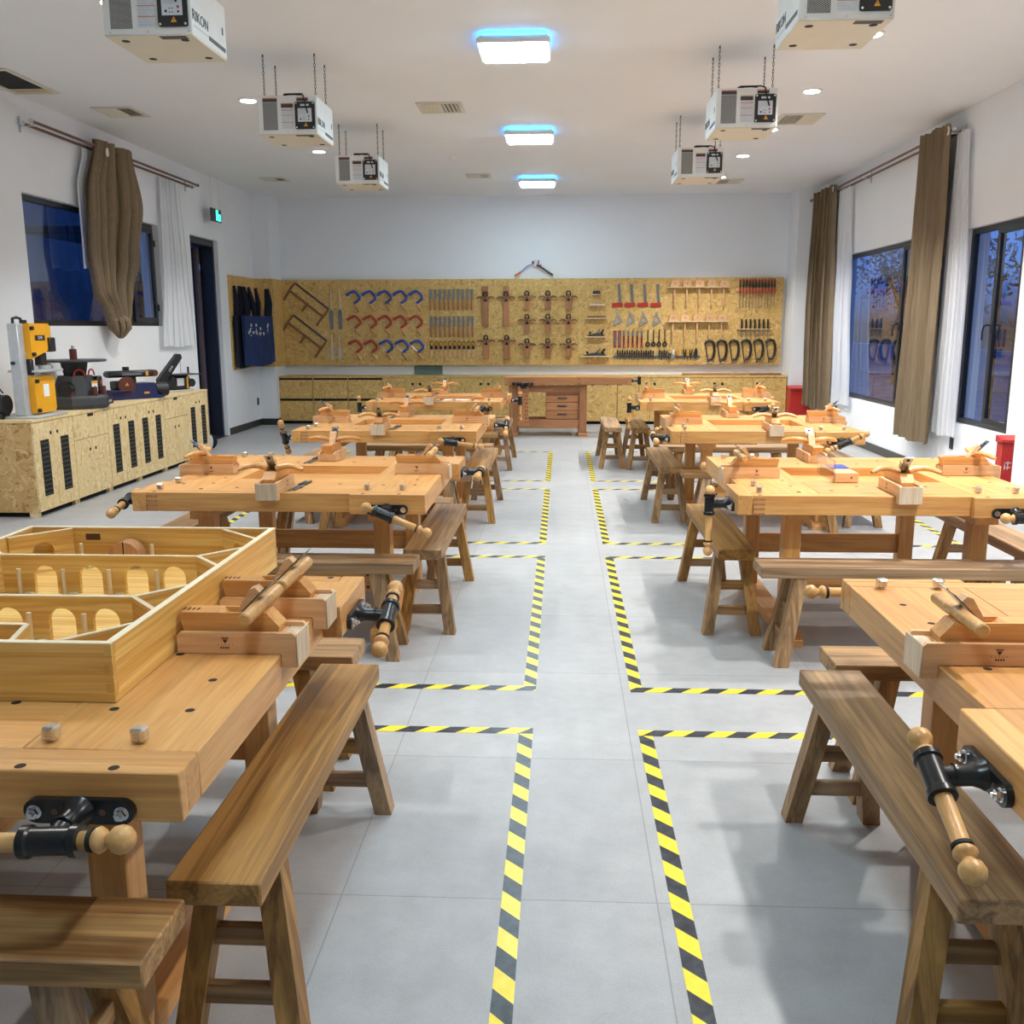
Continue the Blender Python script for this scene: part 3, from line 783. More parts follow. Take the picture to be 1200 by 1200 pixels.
def make_rod_plane():
    t=thing('wooden_plane','','hand plane')
    plane_core(t)
    y=.138
    MB().lathe_between((-.060,-y,.0705),(-.060,y,.0705),[(0,.013),(.012,.0165),(.3,.0175),(.44,.0165),(.47,.0145),(.53,.0145),(.56,.0165),(.7,.0175),(.988,.0165),(1,.013)],16).build('rod_handle',M['rod'],t)
    e=MB()
    for x in(-.262,-.25,-.238,-.226): e.box(x,x+.006,-.012+.004*random.random(),.010,.056,.0565)
    e.build('burnt_mark',M['burn'],t,smooth=False)
    return t
def make_wing_plane():
    t=thing('winged_plane','','hand plane')
    plane_core(t)
    for s in(1,-1):
        pts=[];rs=[]
        for k in range(11):
            u=k/10
            pts.append((-.075+.035*u*u-.012*math.sin(u*PI),s*(.018+.145*u),.066+.020*math.sin(u*PI*.75)-.016*u*u)); rs.append(.0195-.005*u if k<10 else .009)
        MB().tube(pts,rs,10,sq=(1.1,.8)).build('wing_handle',M['plane'],t)
    e=MB().cyl((-.0595,-.001,.1),(-.06,.001,.1),.001,n=6)
    # slot hole through the iron
    a=R(45); mx=-.262+.120
    px,pz=mx+.158*math.cos(a),.012+.158*math.sin(a)
    MB().cyl((px-.0035,0,pz+.0035),(px+.001,0,pz-.001),.0085,n=14).build('iron_slot',M['hole'],t)
    return t
rodp=Proto(make_rod_plane()); wingp=Proto(make_wing_plane())
def station(k,side,plane_kind,dx=0,dy=0,hlabel='',plabel='',rz=None):
    """side: end the hook hangs over; dx/dy: place along the edge from the bench centre"""
    x,y=TABLES[k]
    if side=='right': loc=(x+HL+.0015 if dy<.3 else x+HL+.058,y+dy); r=0
    if side=='left': loc=(x-HL-.0015,y+dy); r=PI
    if side=='front': loc=(x+dx,y-HD-.0025 if dx<.3 else y-HD-.036); r=-PI/2
    if side=='back': loc=(x+dx,y+HD+.0025); r=PI/2
    hook.put((loc[0],loc[1],TZ+.0018),r,hlabel+' '+NAMES[k],'beech bench hooks')
    if plane_kind:
        pr=rodp if plane_kind=='rod' else wingp
        pr.put((loc[0]+random.uniform(-.004,.004)*0,loc[1],TZ+.0018+.0425),r,plabel+' '+NAMES[k],'wooden planes on the workbenches')
station('L1','right','rod',dy=-.02,hlabel='nearer of two bench hooks over the right end of',plabel='straight rod plane on the nearer right end hook of')
x,y=TABLES['L1']
hook.put((x+HL+.0015,y+.283,TZ+.0018),0,'farther of two bench hooks over the right end of front left workbench','beech bench hooks')
rodp.put((x+HL+.0015,y+.283,TZ+.0443),0,'straight rod plane on the farther right end hook of front left workbench','wooden planes on the workbenches')
station('R1','left','rod',dy=-.03,hlabel='bench hook hanging over the left end of',plabel='straight rod plane on the left end hook of')
for k in('L2','L3','L4'):
    station(k,'right','rod',dy=0.0,hlabel='bench hook hanging over the right end of',plabel='straight rod plane on the right end hook of')
    station(k,'left','wing',dy=-.05 if k=='L2' else .0,hlabel='bench hook hanging over the left end of',plabel='winged plane with raised iron on the left hook of')
    station(k,'front','wing',dx=-.07,hlabel='bench hook hanging over the front edge of',plabel='winged plane on the front edge hook of')
    station(k,'back','wing',dx=-.05,hlabel='bench hook hanging over the back edge of',plabel='winged plane on the back edge hook of')
for k in('R2','R3','R4'):
    station(k,'left','rod',dy=-.09,hlabel='bench hook hanging over the left end of',plabel='straight rod plane on the left end hook of')
    station(k,'right','wing',dy=.02,hlabel='bench hook hanging over the right end of',plabel='winged plane with raised iron on the right hook of')
    station(k,'front','wing',dx=.035,hlabel='bench hook hanging over the front edge of',plabel='winged plane on the front edge hook of')
    station(k,'back','wing',dx=-.10,hlabel='bench hook hanging over the back edge of',plabel='winged plane on the back edge hook of')
# clear acrylic sided shooting board lying on the second right bench
t=thing('shooting_board','shooting board with a clear acrylic side on the second right workbench','shooting board',(1.475,5.065,TZ+.0018),R(0))
MB().box(-.06,.06,-.15,.15,0,.05,.002).build('block',M['hookwood'],t)
MB().box(-.068,-.0605,-.15,.17,0,.115,.001).build('acrylic_side',M['acrylic'],t)
MB().box(-.04,.055,.0,.13,.0505,.0545).build('blue_card',M['blue'],t)
MB().box(.02,.028,-.1505,-.1501,.02,.03).build('burnt_mark',M['burn'],t)
# pairs of small steel chisels beside the centre hooks
def make_bar():
    t=thing('steel_chisel','','chisel')
    MB().box(-.006,.006,-.13,.02,0,.005,.001).prism([(-.006,-.13),(.006,-.13),(.004,-.14),(-.004,-.14)],0,.004,'z').build('blade',M['greysteel'],t)
    MB().box(-.007,.007,.02,.13,0,.010,.003).build('handle',M['darkgrey'],t)
    return t
bar=Proto(make_bar())
for k in('L2','L3','L4'):
    x,y=TABLES[k]
    for nm,dx,dy in(('left steel chisel of the pair by the front hook of',.022,-.49),('right steel chisel of the pair by the front hook of',.047,-.485),('left steel chisel of the pair by the back hook of',-.155,.46),('right steel chisel of the pair by the back hook of',-.13,.465)):
        bar.put((x+dx,y+dy,TZ+.0018),R(-4),nm+' '+NAMES[k],'steel chisels on the left workbenches')
# paper sheets and offcuts on the farthest left bench
for i,(dx,dy,r,l) in enumerate(((.10,-.42,.2,'white paper sheet lying flat on the farthest left workbench, left one'),(.25,-.40,-.3,'white paper sheet lying flat on the farthest left workbench, right one'))):
    t=MB().box(-.10,.10,-.07,.07,0,.001).build('paper_sheet',M['paper'],None,(TABLES['L4'][0]+dx,TABLES['L4'][1]+dy,TZ+.0018),(0,0,r)); tag(t,l,'paper','paper on the farthest left workbench')
t=MB().box(-.07,.07,-.02,.02,0,.03,.004).build('wood_offcut',M['plane'],None,(TABLES['L4'][0]+.43,TABLES['L4'][1]-.30,TZ+.0018),(0,0,.4)); tag(t,'small orange wood offcut beside the paper on the farthest left workbench','offcut')
# ================================================================== STOOL BENCHES
def make_stool():
    t=thing('stool_bench','','bench')
    L=1.29; w=.10; z=.48
    MB().box(-w,w,-L/2,L/2,z-.055,z,.004).build('seat',M['teaky'],t)
    def leg(sx,sy):
        tx,ty=sx*.062,sy*(L/2-.19); bx,by=sx*.125,sy*(L/2-.105)
        a,b=.028,.032
        vs=[]
        for cx,cy,cz in((bx,by,0),(tx,ty,z-.0555)):
            for ox,oy in((-a,-b),(a,-b),(a,b),(-a,b)): vs.append((cx+ox,cy+oy,cz))
        return MB().add(vs,[(0,3,2,1),(4,5,6,7),(0,1,5,4),(1,2,6,5),(2,3,7,6),(3,0,4,7)])
    for sx in(1,-1):
        for sy in(1,-1): leg(sx,sy).build('leg',M['teakz'],t)
    for sy in(1,-1):
        for zz in(.125,.255):
            f=zz/(z-.0555); x=.125+(.062-.125)*f; y=sy*((L/2-.105)+(-.085)*f)
            MB().box(-x+.02,x-.02,y-.013,y+.013,zz-.024,zz+.024,.003).build('rail',M['teakx'],t)
    return t
st=Proto(make_stool())
G='low wooden benches around the workbenches'
def stool(x,y,rz,label): st.put((x,y,0),rz,label,G)
stool(-.71,2.375,0,'long low bench on the aisle side of the front left workbench')
stool(-1.39,1.575,PI/2,'low bench across the front of the front left workbench, bottom left corner')
stool(-1.36,3.19,PI/2,'low bench behind the front left workbench, mostly hidden by it')
stool(-.705,5.335,0,'weathered low bench on the aisle side of second left workbench')
stool(-1.35,4.50,PI/2,'low bench across the front of the second left workbench')
stool(-1.36,6.10,PI/2,'low bench behind the second left workbench')
stool(-2.20,5.30,0,'low bench along the far left end of second left workbench')
stool(-.69,8.21,0,'weathered low bench on the aisle side of third left workbench')
stool(-1.33,7.30,PI/2,'low bench across the front of the third left workbench')
stool(-1.30,9.10,PI/2,'low bench behind the third left workbench')
stool(-2.20,8.15,0,'low bench along the far left end of third left workbench')
stool(-.70,11.15,0,'low bench on the aisle side of farthest left workbench')
stool(-1.33,12.05,PI/2,'low bench behind the farthest left workbench')
stool(-1.33,10.16,PI/2,'low bench across the front of the farthest left workbench')
stool(.895,2.385,0,'long low bench on the aisle side of the front right workbench')
stool(1.57,3.175,PI/2,'low bench behind the front right workbench, only its left end seen')
stool(.905,5.385,0,'weathered low bench on the aisle side of second right workbench')
stool(1.595,4.49,PI/2,'pale low bench across the front of the second right workbench')
stool(2.43,5.30,0,'dark low bench along the right end of second right workbench')
stool(.905,8.28,0,'weathered low bench on the aisle side of third right workbench')
stool(1.60,7.50,PI/2,'low bench across the front of the third right workbench')
stool(1.58,9.05,PI/2,'low bench behind the third right workbench')
stool(2.43,8.15,0,'low bench along the right end of third right workbench')
stool(.895,11.25,0,'low bench on the aisle side of farthest right workbench')
stool(1.60,10.34,PI/2,'low bench across the front of the farthest right workbench')
stool(.585,11.33,0,'lone low bench standing out in the aisle near the bench with drawers')
# ================================================================== FLOOR TAPE
def zone(x0,x1,y0,y1,label):
    t=thing('floor_tape',label,'floor tape',(0,0,0),0,'hazard tape outlines on the floor'); w=.055; h=.0012
    for a,b in((x0,x0+w),(x1-w,x1)): MB().box(a,b,y0+w,y1-w,0,h).build('long_strip',M['hazard1'],t,smooth=False)
    for c,d in((y0,y0+w),(y1-w,y1)): MB().box(x0,x1,c,d,0,h).build('cross_strip',M['hazard2'],t,smooth=False)
NZ=['front','second','third','farthest']
for i,(a,b) in enumerate(((1.08,3.60),(4.005,6.54),(6.92,9.38),(9.84,12.26))):
    zone(-2.79,-.105,a,b,'black and yellow tape rectangle on the floor around %s left workbench'%NZ[i])
    zone(.317,2.98,a,b,'black and yellow tape rectangle on the floor around %s right workbench'%NZ[i])
# ================================================================== PINE BOX
def make_box():
    x0,x1,y0,y1=-1.812,-.962,1.892,3.085; H=.134; z0=TZ+.0018; th=.017
    t=thing('pine_box','large open pine box with angled partitions lying on the front left workbench','wooden box',(x0,y0,z0))
    W=x1-x0; D=y1-y0
    MB().box(th,W-th,th,D-th,0,.012).build('bottom',M['pinex'],t)
    def cap(x,y,ang,L): pass
    def board(a,b,name,h0=.0,h1=H,mat='pinex',arches=(),thick=th):
        """upright board from a to b (plan points, centre line) with arched mouse holes"""
        a=Vector((*a,0));b=Vector((*b,0));d=b-a;L=d.length;ang=math.atan2(d.y,d.x)
        o=[(0,h0)]
        for c in arches:
            r=.035
            o+=[(c-r,h0)]+[(c-r*math.cos(PI*k/10),h0+.053+r*.95*math.sin(PI*k/10)) for k in range(11)]+[(c+r,h0)]
        o+=[(L,h0),(L,h1-.0025),(0,h1-.0025)]
        p=MB().prism(o,-thick/2,thick/2)
        p.cur=1; p.box(0,L,-thick/2,thick/2,h1-.0025,h1)
        ob=p.build(name,[M[mat],M['pinetop']],t,(a.x,a.y,0),(0,0,ang),smooth=False)
        return ob
    board((0,th/2),(W,th/2),'front_side'); board((0,D-th/2),(W,D-th/2),'back_side')
    board((th/2,th),(th/2,D-th),'left_side'); board((W-th/2,th),(W-th/2,D-th),'right_side')
    for i in range(3):
        z=.022+i*.042
        MB().box(W-th,W+.0006,-.0006,.02,z,z+.022).build('corner_joint',M['pinez'],t,smooth=False)
    h1=H-.003; b0=.0125
    def P(a,b,ar=()): board(a,b,'partition',b0,h1,'pinex',ar,.012)
    yA,yB,xr,xl=.80,.37,.735,.13; i0,i1=th+.001,W-th-.001
    for yy in(yA,yB):
        P((xl,yy),(xr,yy),[.135,.275,.415,.53])
        P((xr,yy+.003),(i1,yy+.115),[.09]); P((xr,yy-.003),(i1,yy-.108),[.09])
        P((xl,yy+.003),(i0,yy+.115),[.075]); P((xl,yy-.003),(i0,yy-.108),[.075])
    P((xr-.02,i0),(i1,.155),[.10]); P((xr-.055,D-i0),(i1,D-.155),[.10]); P((xl+.025,D-i0),(i0,D-.17),[.10])
    P((i0,.137),(.585,.137),[.30]); P((.588,.136),(.618,i0))
    for px,py in((.335,.335),(.195,.335),(.475,.335),(.335,.765),(.475,.765),(.20,.765),(.62,.765),(.22,1.10),(.46,1.10),(.62,.33)):
        MB().cyl((px,py,.012),(px,py,.095),.0065,n=10).build('dowel_peg',M['palez'],t)
        MB().cyl((px+.02,py+.01,.012),(px+.02,py+.01,.019),.014,n=12).build('wooden_disc',M['palez'],t)
    o=[(-.052,0)]+[(-.052+.052*(1-math.cos(PI*k/12)),.05+.048*math.sin(PI*k/12)) for k in range(13)]+[(.052,0)]
    MB().prism([(-.052,.012)]+o[1:-1]+[(.052,.012)],-.03,.03).build('split_block',M['tan'],t,(.36,1.135,0))
    MB().box(-.002,.002,-.0308,-.030,.03,.10).build('crack',M['slot'],t,(.36,1.135,0))
    MB().box(.20,.25,D-th-.0012,D-th,.09,.112).build('burnt_stamp',M['burn'],t,smooth=False)
make_box()
# ================================================================== BACK WALL BOARD AND TOOLS
YBD=16.12                    # front face of the strand board
t=MB().box(-4.755,3.62,YBD,YB-.001,.96,2.375,.002).box(-4.715,-4.70,15.6,YBD-.001,.96,2.375,.001).build('tool_board',M['osb']); tag(t,'long strand board tool wall panel across the back wall','tool board')
t=MB().box(-4.985,-4.72,15.585,15.599,.96,2.375,.001).box(XL+.001,XL+.016,14.33,15.584,.96,2.375,.001).build('apron_board',M['osb']); tag(t,'strand board panel in the back left corner behind the aprons','tool board')
def B(u,v):
    """a place on the board, counted in 14 mm steps from a datum above its top left corner"""
    s=(u-326)/591; w=(v-328)/100
    x=(-4.764+8.366*s)*(1-w)+(-4.837+8.513*s)*w
    z=(2.381-.009*s)*(1-w)+(.962-.011*s)*w
    return x,z
K=.01416
Y0=YBD-.002
def wt(name,label,cat,u,v,group=None,ang=0,y=None):
    x,z=B(u,v)
    t=thing(name,label,cat,(x,Y0 if y is None else y,z),0,group); t.rotation_euler=(0,R(ang),0)
    return t
ORD=['first','second','third','fourth','fifth','sixth','seventh','eighth','ninth','tenth','eleventh','twelfth']
# frame saws, hanging slanted
def frame_saw(u,v,label):
    t=wt('frame_saw',label,'saw',u,v,'frame saws',ang=38)
    MB().tube([(-.36,-.02,.16),(-.37,-.02,.05),(-.36,-.02,-.06),(-.35,-.02,-.19)],[.014,.02,.02,.016],8,sq=(1,.8)).build('end_arm',M['darkwood'],t)
    MB().tube([(.33,-.02,.15),(.34,-.02,.05),(.33,-.02,-.06),(.34,-.02,-.20)],[.014,.02,.02,.016],8,sq=(1,.8)).build('end_arm',M['darkwood'],t)
    MB().box(-.35,.33,-.03,-.012,-.025,.01,.003).build('stretcher',M['darkwood'],t)
    MB().box(-.36,.34,-.022,-.020,.135,.165).build('blade',M['darksteel'],t)
    MB().box(-.02,.015,-.03,-.012,-.16,-.027,.004).build('toggle',M['darkwood'],t)
    MB().tube([(-.35,-.02,-.17),(0,-.02,-.15),(.34,-.02,-.18)],.004,6).build('cord',M['tan'],t)
    x,z=t.location.x,t.location.z
frame_saw(362,356,'wooden frame saw hanging slanted on the board, upper one'); frame_saw(360,393,'wooden frame saw hanging slanted on the board, lower one')
def file_(u,v0,v1,v2,w,label,mat):
    t=wt('long_file',label,'file',u,v0,'long files with pale handles')
    a=(v1-v0)*K;b=(v2-v0)*K
    MB().cyl((0,-.016,0),(0,-.016,-a),.011,.014,10).build('handle',M['palez'],t)
    MB().cyl((0,-.016,-a),(0,-.016,-a-.03),.010,.006,8).box(-w/2,w/2,-.019,-.013,-b,-a-.028).build('blade',M[mat],t)
file_(389.5,339.5,362,386,.062,'large dark file with a pale handle, left of the upper pair','greysteel'); file_(400,339.5,362,386,.062,'large dark file with a pale handle, right of the upper pair','greysteel')
file_(391,391.5,405,421,.045,'smaller grey file with a pale handle, left of the lower pair','steel'); file_(400,391.5,405,421,.045,'smaller grey file with a pale handle, right of the lower pair','steel')
# coping saws: slanted C frame in lacquered steel and a wooden handle
def make_coping(m):
    t=thing('coping_saw','','saw')
    pts=[(-.104,-.028,.050),(-.05,-.028,.082),(.008,-.028,.104),(.045,-.028,.088),(.105,-.028,.018),(.104,-.028,-.028),(.06,-.028,-.062),(.01,-.028,-.098)]
    MB().tube(pts,.020,8).build("frame",M[m],t)
    MB().cyl((-.098,-.045,.052),(-.098,-.004,.052),.027,n=12).build('clamp_knob',M[m],t)
    MB().tube([(-.104,-.028,.04),(-.05,-.028,-.03),(.01,-.028,-.09)],.002,5).build('blade',M['steel'],t)
    MB().cyl((.008,-.026,-.098),(.092,-.026,-.217),.016,.021,10).build('handle',M['rod'],t)
    return t
cb,cr=Proto(make_coping('blue')),Proto(make_coping('redmatt'))
for r,(v,us,cols) in enumerate(((349,(417,435.5,454,472.5,491),'bbbbb'),(377.5,(418,436.5,454.5,472.5,491),'rrrrr'),(406,(419.5,438,456,474.5,492.5),'rrbbb'))):
    for i,(u,c) in enumerate(zip(us,cols)):
        x,z=B(u,v)
        (cb if c=='b' else cr).put((x,Y0,z),0,'%s coping saw, %s from the left in the %s row'%('blue' if c=='b' else 'red',ORD[i],('top','middle','bottom')[r]),'coping saws on the board')
# chisels and slim gauges
def make_chisel():
    t=thing('chisel','','chisel')
    MB().box(-.020,.020,-.02,-.012,0,.175).build('blade',M['greysteel'],t)
    MB().lathe_between((0,-.02,.005),(0,-.02,-.17),[(0,.012),(.1,.0175),(.5,.016),(.9,.018),(1,.014)],10).build('handle',M['redwoodz'],t)
    return t
ch=Proto(make_chisel())
for r,(v,u0) in enumerate(((352,508.7),(383,509.3))):
    for i in range(10):
        x,z=B(u0+5.41*i,v); o=ch.put((x,Y0,z),0,'chisel with brown handle, %s from the left in the %s row'%(ORD[i],('upper','lower')[r]),'bench chisels on the board')
def make_slim():
    t=thing('marking_knife','','knife')
    MB().lathe_between((0,-.026,.045),(0,-.026,-.015),[(0,.012),(.2,.022),(.6,.022),(1,.016)],12).build('yellow_head',M['amber'],t)
    MB().tube([(0.024*math.cos(a*PI/6),-.014,.02+.042*math.sin(a*PI/6)) for a in range(12)],.008,5,closed=True).build('ring',M['black'],t)
    MB().box(-.022,.022,-.026,-.004,-.075,-.015,.004).build('collar',M['black'],t)
    MB().box(-.018,.018,-.018,-.008,-.215,-.075,.002).build('shaft',M['hookwood'],t)
    return t
sm=Proto(make_slim())
for i in range(10):
    x,z=B(509.5+5.45*i,404); sm.put((x,Y0,z),0,'slim knife with black and yellow head, %s from the left'%ORD[i],'slim knives on the board')
# wooden planes with wings hung on the board
def make_hung(h,top):
    t=thing('hanging_plane','','hand plane')
    w=.05
    MB().box(-w,w,-.055,-.001,-h,top,.004).build('body',M['redwoodz'],t)
    for s in(1,-1):
        for dz,yy in((.0,-.05),(-.0,-.05)):
            pass
        MB().tube([(s*.045,-.05,.025),(s*.08,-.052,.045),(s*.12,-.05,.042),(s*.152,-.046,.022)],[.018,.017,.015,.009],8).build('wing_handle',M['darkwood'],t)
    MB().prism([(-.019,.0),(.019,.0),(.028,-.005),(.028,-.03),(.0,-.0301),(-.028,-.03),(-.028,-.005)],-.0565,-.054).prism([(-.02,-.032),(.02,-.032),(.006,.03),(-.006,.03)],-.0572,-.0552).build('mouth',M['hole'],t)
    MB().tube([(-.03,-.075,.05),(-.032,-.08,.10),(-.018,-.085,.125),(.018,-.085,.125),(.032,-.08,.10),(.03,-.075,.05)],.012,6).build('iron',M['black'],t)
    MB().box(-.018,.018,-.072,-.0555,.01,.085,.003).build('wedge',M['darkwood'],t)
    return t
hl=Proto(make_hung(.43,.22)); hm_=Proto(make_hung(.26,.05)); hs=Proto(make_hung(.17,.04))
for i,u in enumerate((573,597.3)):
    x,z=B(u,352); hl.put((x,Y0,z),0,'extra long winged wooden plane on the board, %s one'%('left','right')[i],'long planes on the board')
    x,z=B(u+.8,402); hm_.put((x,Y0,z),0,'medium winged wooden plane hung under the %s extra long plane'%('left','right')[i],'medium planes on the board')
for r,v in enumerate((351.5,378,406)):
    for c,u in enumerate((621.7,646,670)):
        x,z=B(u,v); hs.put((x,Y0,z),0,'small winged wooden plane, %s column of three in the %s row'%(('left','centre','right')[c],('top','middle','bottom')[r]),'small planes on the board')
# little shelves with metal planes
def shelf(u0,u1,v,label):
    x0,z=B(u0,v);x1,_=B(u1,v)
    t=MB().box(x0,x1,YBD-.085,Y0,z-.016,z,.002).build('wall_shelf',M['palex']); tag(t,label,'shelf','small pale shelves on the board'); return (x0+x1)/2,z
def metal_plane(x,z,L,label):
    t=thing('metal_plane',label,'hand plane',(x,Y0-.045,z+.001),0,'metal planes on the small shelves'); l=L/2
    MB().box(-l,l,-.028,.028,0,.010,.001).prism([(-l,.01),(l,.01),(l*.8,.022),(l*.2,.05),(-l*.3,.045),(-l*.8,.02)],-.028,.028).build('sole',M['darkgrey'],t)
    MB().lathe_between((-l*.68,0,.018),(-l*.68,0,.075),[(0,.012),(.3,.009),(.7,.02),(.9,.019),(1,.008)],12).build('front_knob',M['black'],t)
    MB().prism([(l*.45,.02),(l*.85,.02),(l*.75,.06),(l*.95,.115),(l*.75,.12),(l*.55,.07)],-.012,.012).build('rear_tote',M['black'],t)
    MB().prism([(-l*.1,.03),(l*.05,.03),(l*.5,.12),(l*.42,.125)],-.022,.022).build('iron',M['darksteel'],t)
x,z=shelf(697,708,346,'short pale shelf on the board, topmost of five'); 
t=thing('block_plane','small black block plane on the topmost small shelf','hand plane',(x,Y0-.045,z+.001)); MB().box(-.065,.065,-.025,.025,0,.025,.004).build('sole',M['black'],t); MB().prism([(-.06,.025),(.06,.025),(.055,.05),(.01,.055),(-.03,.04)],-.018,.018).build('lever_cap',M['darkgrey'],t); MB().sphere((-.045,0,.04),.014).build('front_knob',M['black'],t)
x,z=shelf(694,712,358,'pale shelf on the board, second from the top of five')
t=MB().box(-.10,.06,-.03,.02,0,.018,.003).box(.07,.085,-.01,.01,0,.035,.003).build('spokeshave',M['steel'],None,(x,Y0-.04,z+.001)); tag(t,'small light metal spokeshave on the second small shelf','spokeshave')
x,z=shelf(690,715,373,'pale shelf on the board, middle one of five')
t=MB().tube([(-.16,0,.013),(-.06,0,.013),(-.03,0,.016),(.03,0,.016),(.06,0,.013),(.16,0,.013)],.012,8).build('drawknife',M['darkwood'],None,(x,Y0-.04,z+.001)); tag(t,'dark wooden spokeshave bar on the middle small shelf','spokeshave')
x,z=shelf(690,714,394.5,'pale shelf on the board, fourth from the top of five'); metal_plane(x,z,.29,'black metal bench plane on the fourth small shelf')
x,z=shelf(685,718,417,'widest pale shelf on the board, lowest of five'); metal_plane(x-.01,z,.38,'largest black metal bench plane on the lowest small shelf')
# red stock squares
def make_sq():
    t=thing('mitre_square','','square')
    MB().box(-.02,.02,-.016,-.012,0,.30).build('blade',M['greysteel'],t,rot=(0,R(-5),0))
    MB().box(-.135,.04,-.028,-.004,-.062,.002,.008).build('stock',M['red'],t,rot=(0,R(-4),0))
    return t
sq=Proto(make_sq())
for i,u in enumerate((730,744.5,759.5,774.5)):
    x,z=B(u,356); sq.put((x,Y0,z),0,'steel square with red stock, %s of four from the left'%ORD[i],'red squares on the board')
def make_tri():
    t=thing('speed_square','','square')
    m=MB(); A=[(-.075,-.11),(.075,-.03),(-.01,.125)]; c=(-.008,-.012)
    I=[(c[0]+(p[0]-c[0])*.48,c[1]+(p[1]-c[1])*.48) for p in A]
    for k in range(3):
        a,b=k,(k+1)%3
        m.prism([A[a],A[b],I[b],I[a]],-.012,-.004)
    m.build('triangle',M['steel'],t,smooth=False)
    MB().prism([A[0],A[1],(A[1][0],A[1][1]-.012),(A[0][0],A[0][1]-.012)],-.022,-.002).build('fence',M['steel'],t)
    return t
tr=Proto(make_tri())
for i,u in enumerate((727,742,757,772)):
    x,z=B(u,374.5); tr.put((x,Y0,z),0,'grey triangular speed square, %s of four from the left'%ORD[i],'speed squares on the board')
for i,u in enumerate((724,729.3)):
    x,z=B(u,397.5); t=thing('red_file',('flat grey file in red surround, left of the pair','flat grey file in red surround, right of the pair')[i],'file',(x,Y0,z),0,'red edged files')
    MB().box(-.026,.026,-.010,-.002,-.14,.14,.004).build('holder',M['redmatt'],t); MB().box(-.013,.013,-.014,-.010,-.11,.12).build('file_face',M['greysteel'],t)
def make_kn():
    t=thing('red_saw_knife','','knife')
    MB().box(-.015,.015,-.014,-.010,.04,.14).build('blade',M['greysteel'],t)
    MB().box(-.015,.015,-.02,-.004,-.14,.045,.005).build('handle',M['redmatt'],t)
    MB().box(-.008,.008,-.0225,-.019,-.07,.055,.002).build('grip',M['black'],t)
    return t
kn=Proto(make_kn())
for i in range(5):
    x,z=B(734.3+5.15*i,397.5); kn.put((x,Y0,z),0,'red and black handled knife, %s of five from the left'%ORD[i],'red knives on the board')
def make_ring():
    t=thing('ring_compass','','compass')
    MB().tube([(.03*math.cos(a*PI/8),-.014,-.10+.03*math.sin(a*PI/8)) for a in range(16)],.011,6,closed=True).build('ring',M['black'],t)
    MB().box(-.008,.008,-.02,-.008,-.075,.14,.003).build('leg',M['black'],t)
    MB().cyl((-.04,-.014,-.10),(-.028,-.014,-.10),.008,n=8).build('knob',M['black'],t)
    return t
rg=Proto(make_ring())
for i in range(4):
    x,z=B(762+6.5*i,396.5); rg.put((x,Y0,z),0,'black tool ending in a ring, %s of four from the left'%ORD[i],'ring ended tools on the board')
# magnetic rail with small tools
x0,z=B(722,418);x1,_=B(822,418)
t=MB().box(x0,x1,YBD-.022,Y0,z-.016,z+.016,.003).build('magnetic_rail',plain('blue_grey_rail',(.07,.13,.22),.4,.2,.15,30)); tag(t,'long blue magnetic tool rail at the bottom of the board','rail')
def make_bit(k):
    t=thing('carving_tool','','carving tool')
    MB().box(-.012,.012,-.05,-.024,.02,.085 if k else .10,.004).build('handle',M['black'],t)
    MB().cyl((0,-.036,.02),(0,-.036,-.075 if k else -.055),.005,n=6).build('shank',M['darksteel'],t)
    return t
bt=[Proto(make_bit(0)),Proto(make_bit(1))]
NUM=ORD+['thirteenth','fourteenth','fifteenth','sixteenth','seventeenth','eighteenth','nineteenth','twentieth']
for i in range(20):
    u=727+2.72*i+(4.5 if i>15 else 0)
    x,z=B(u,417); bt[i%2].put((x,Y0,z),0,'little black handled tool on the magnetic rail, %s from the left'%NUM[i],'small tools on the magnetic rail')
def pliers(u,m,label,open_=.02):
    t=wt('pliers',label,'pliers',u,417,'pliers on the magnetic rail')
    for s in(1,-1):
        MB().tube([(s*.004,-.035,.0),(s*(.012+open_*.3),-.035,.05),(s*(.012+open_),-.035,.11)],[.009,.011,.009],8).build('handle',M[m],t)
        MB().prism([(0,-.005),(s*.012,-.01),(s*.004,-.06),(0,-.06)],-.04,-.03).build('jaw',M['darksteel'],t)
t=wt('clamp_pad','dark little clamp on the magnetic rail right of the small tools','clamp',787,417); MB().box(-.03,.02,-.05,-.024,-.05,.05,.006).build('body',M['darkgrey'],t); MB().box(.02,.035,-.04,-.03,-.06,.03,.003).build('bar',M['steel'],t)
t=wt('white_scraper','white handled scraper on the magnetic rail','scraper',791,415); MB().box(-.017,.017,-.04,-.024,-.01,.075,.004).build('handle',M['white'],t); MB().box(-.02,.02,-.034,-.03,-.06,-.01).build('blade',M['steel'],t)
pliers(796.5,'amber','yellow handled pliers on the magnetic rail, leftmost',.012)
for i in range(3): pliers(804+3.6*i,('black','amber','black')[i],('dark handled pliers left of three crowded together','yellow handled pliers amid three crowded together','dark handled pliers right of three crowded together')[i],.01)
t=wt('trigger_clamp','tall black clamp at the right end of the magnetic rail','clamp',816.5,417); MB().prism([(-.035,-.01),(.03,-.01),(.035,.06),(.02,.12),(.0,.13),(-.03,.06)],-.05,-.024).build('body',M['black'],t); MB().box(-.008,.008,-.044,-.03,-.06,-.01).build('bar',M['darksteel'],t)
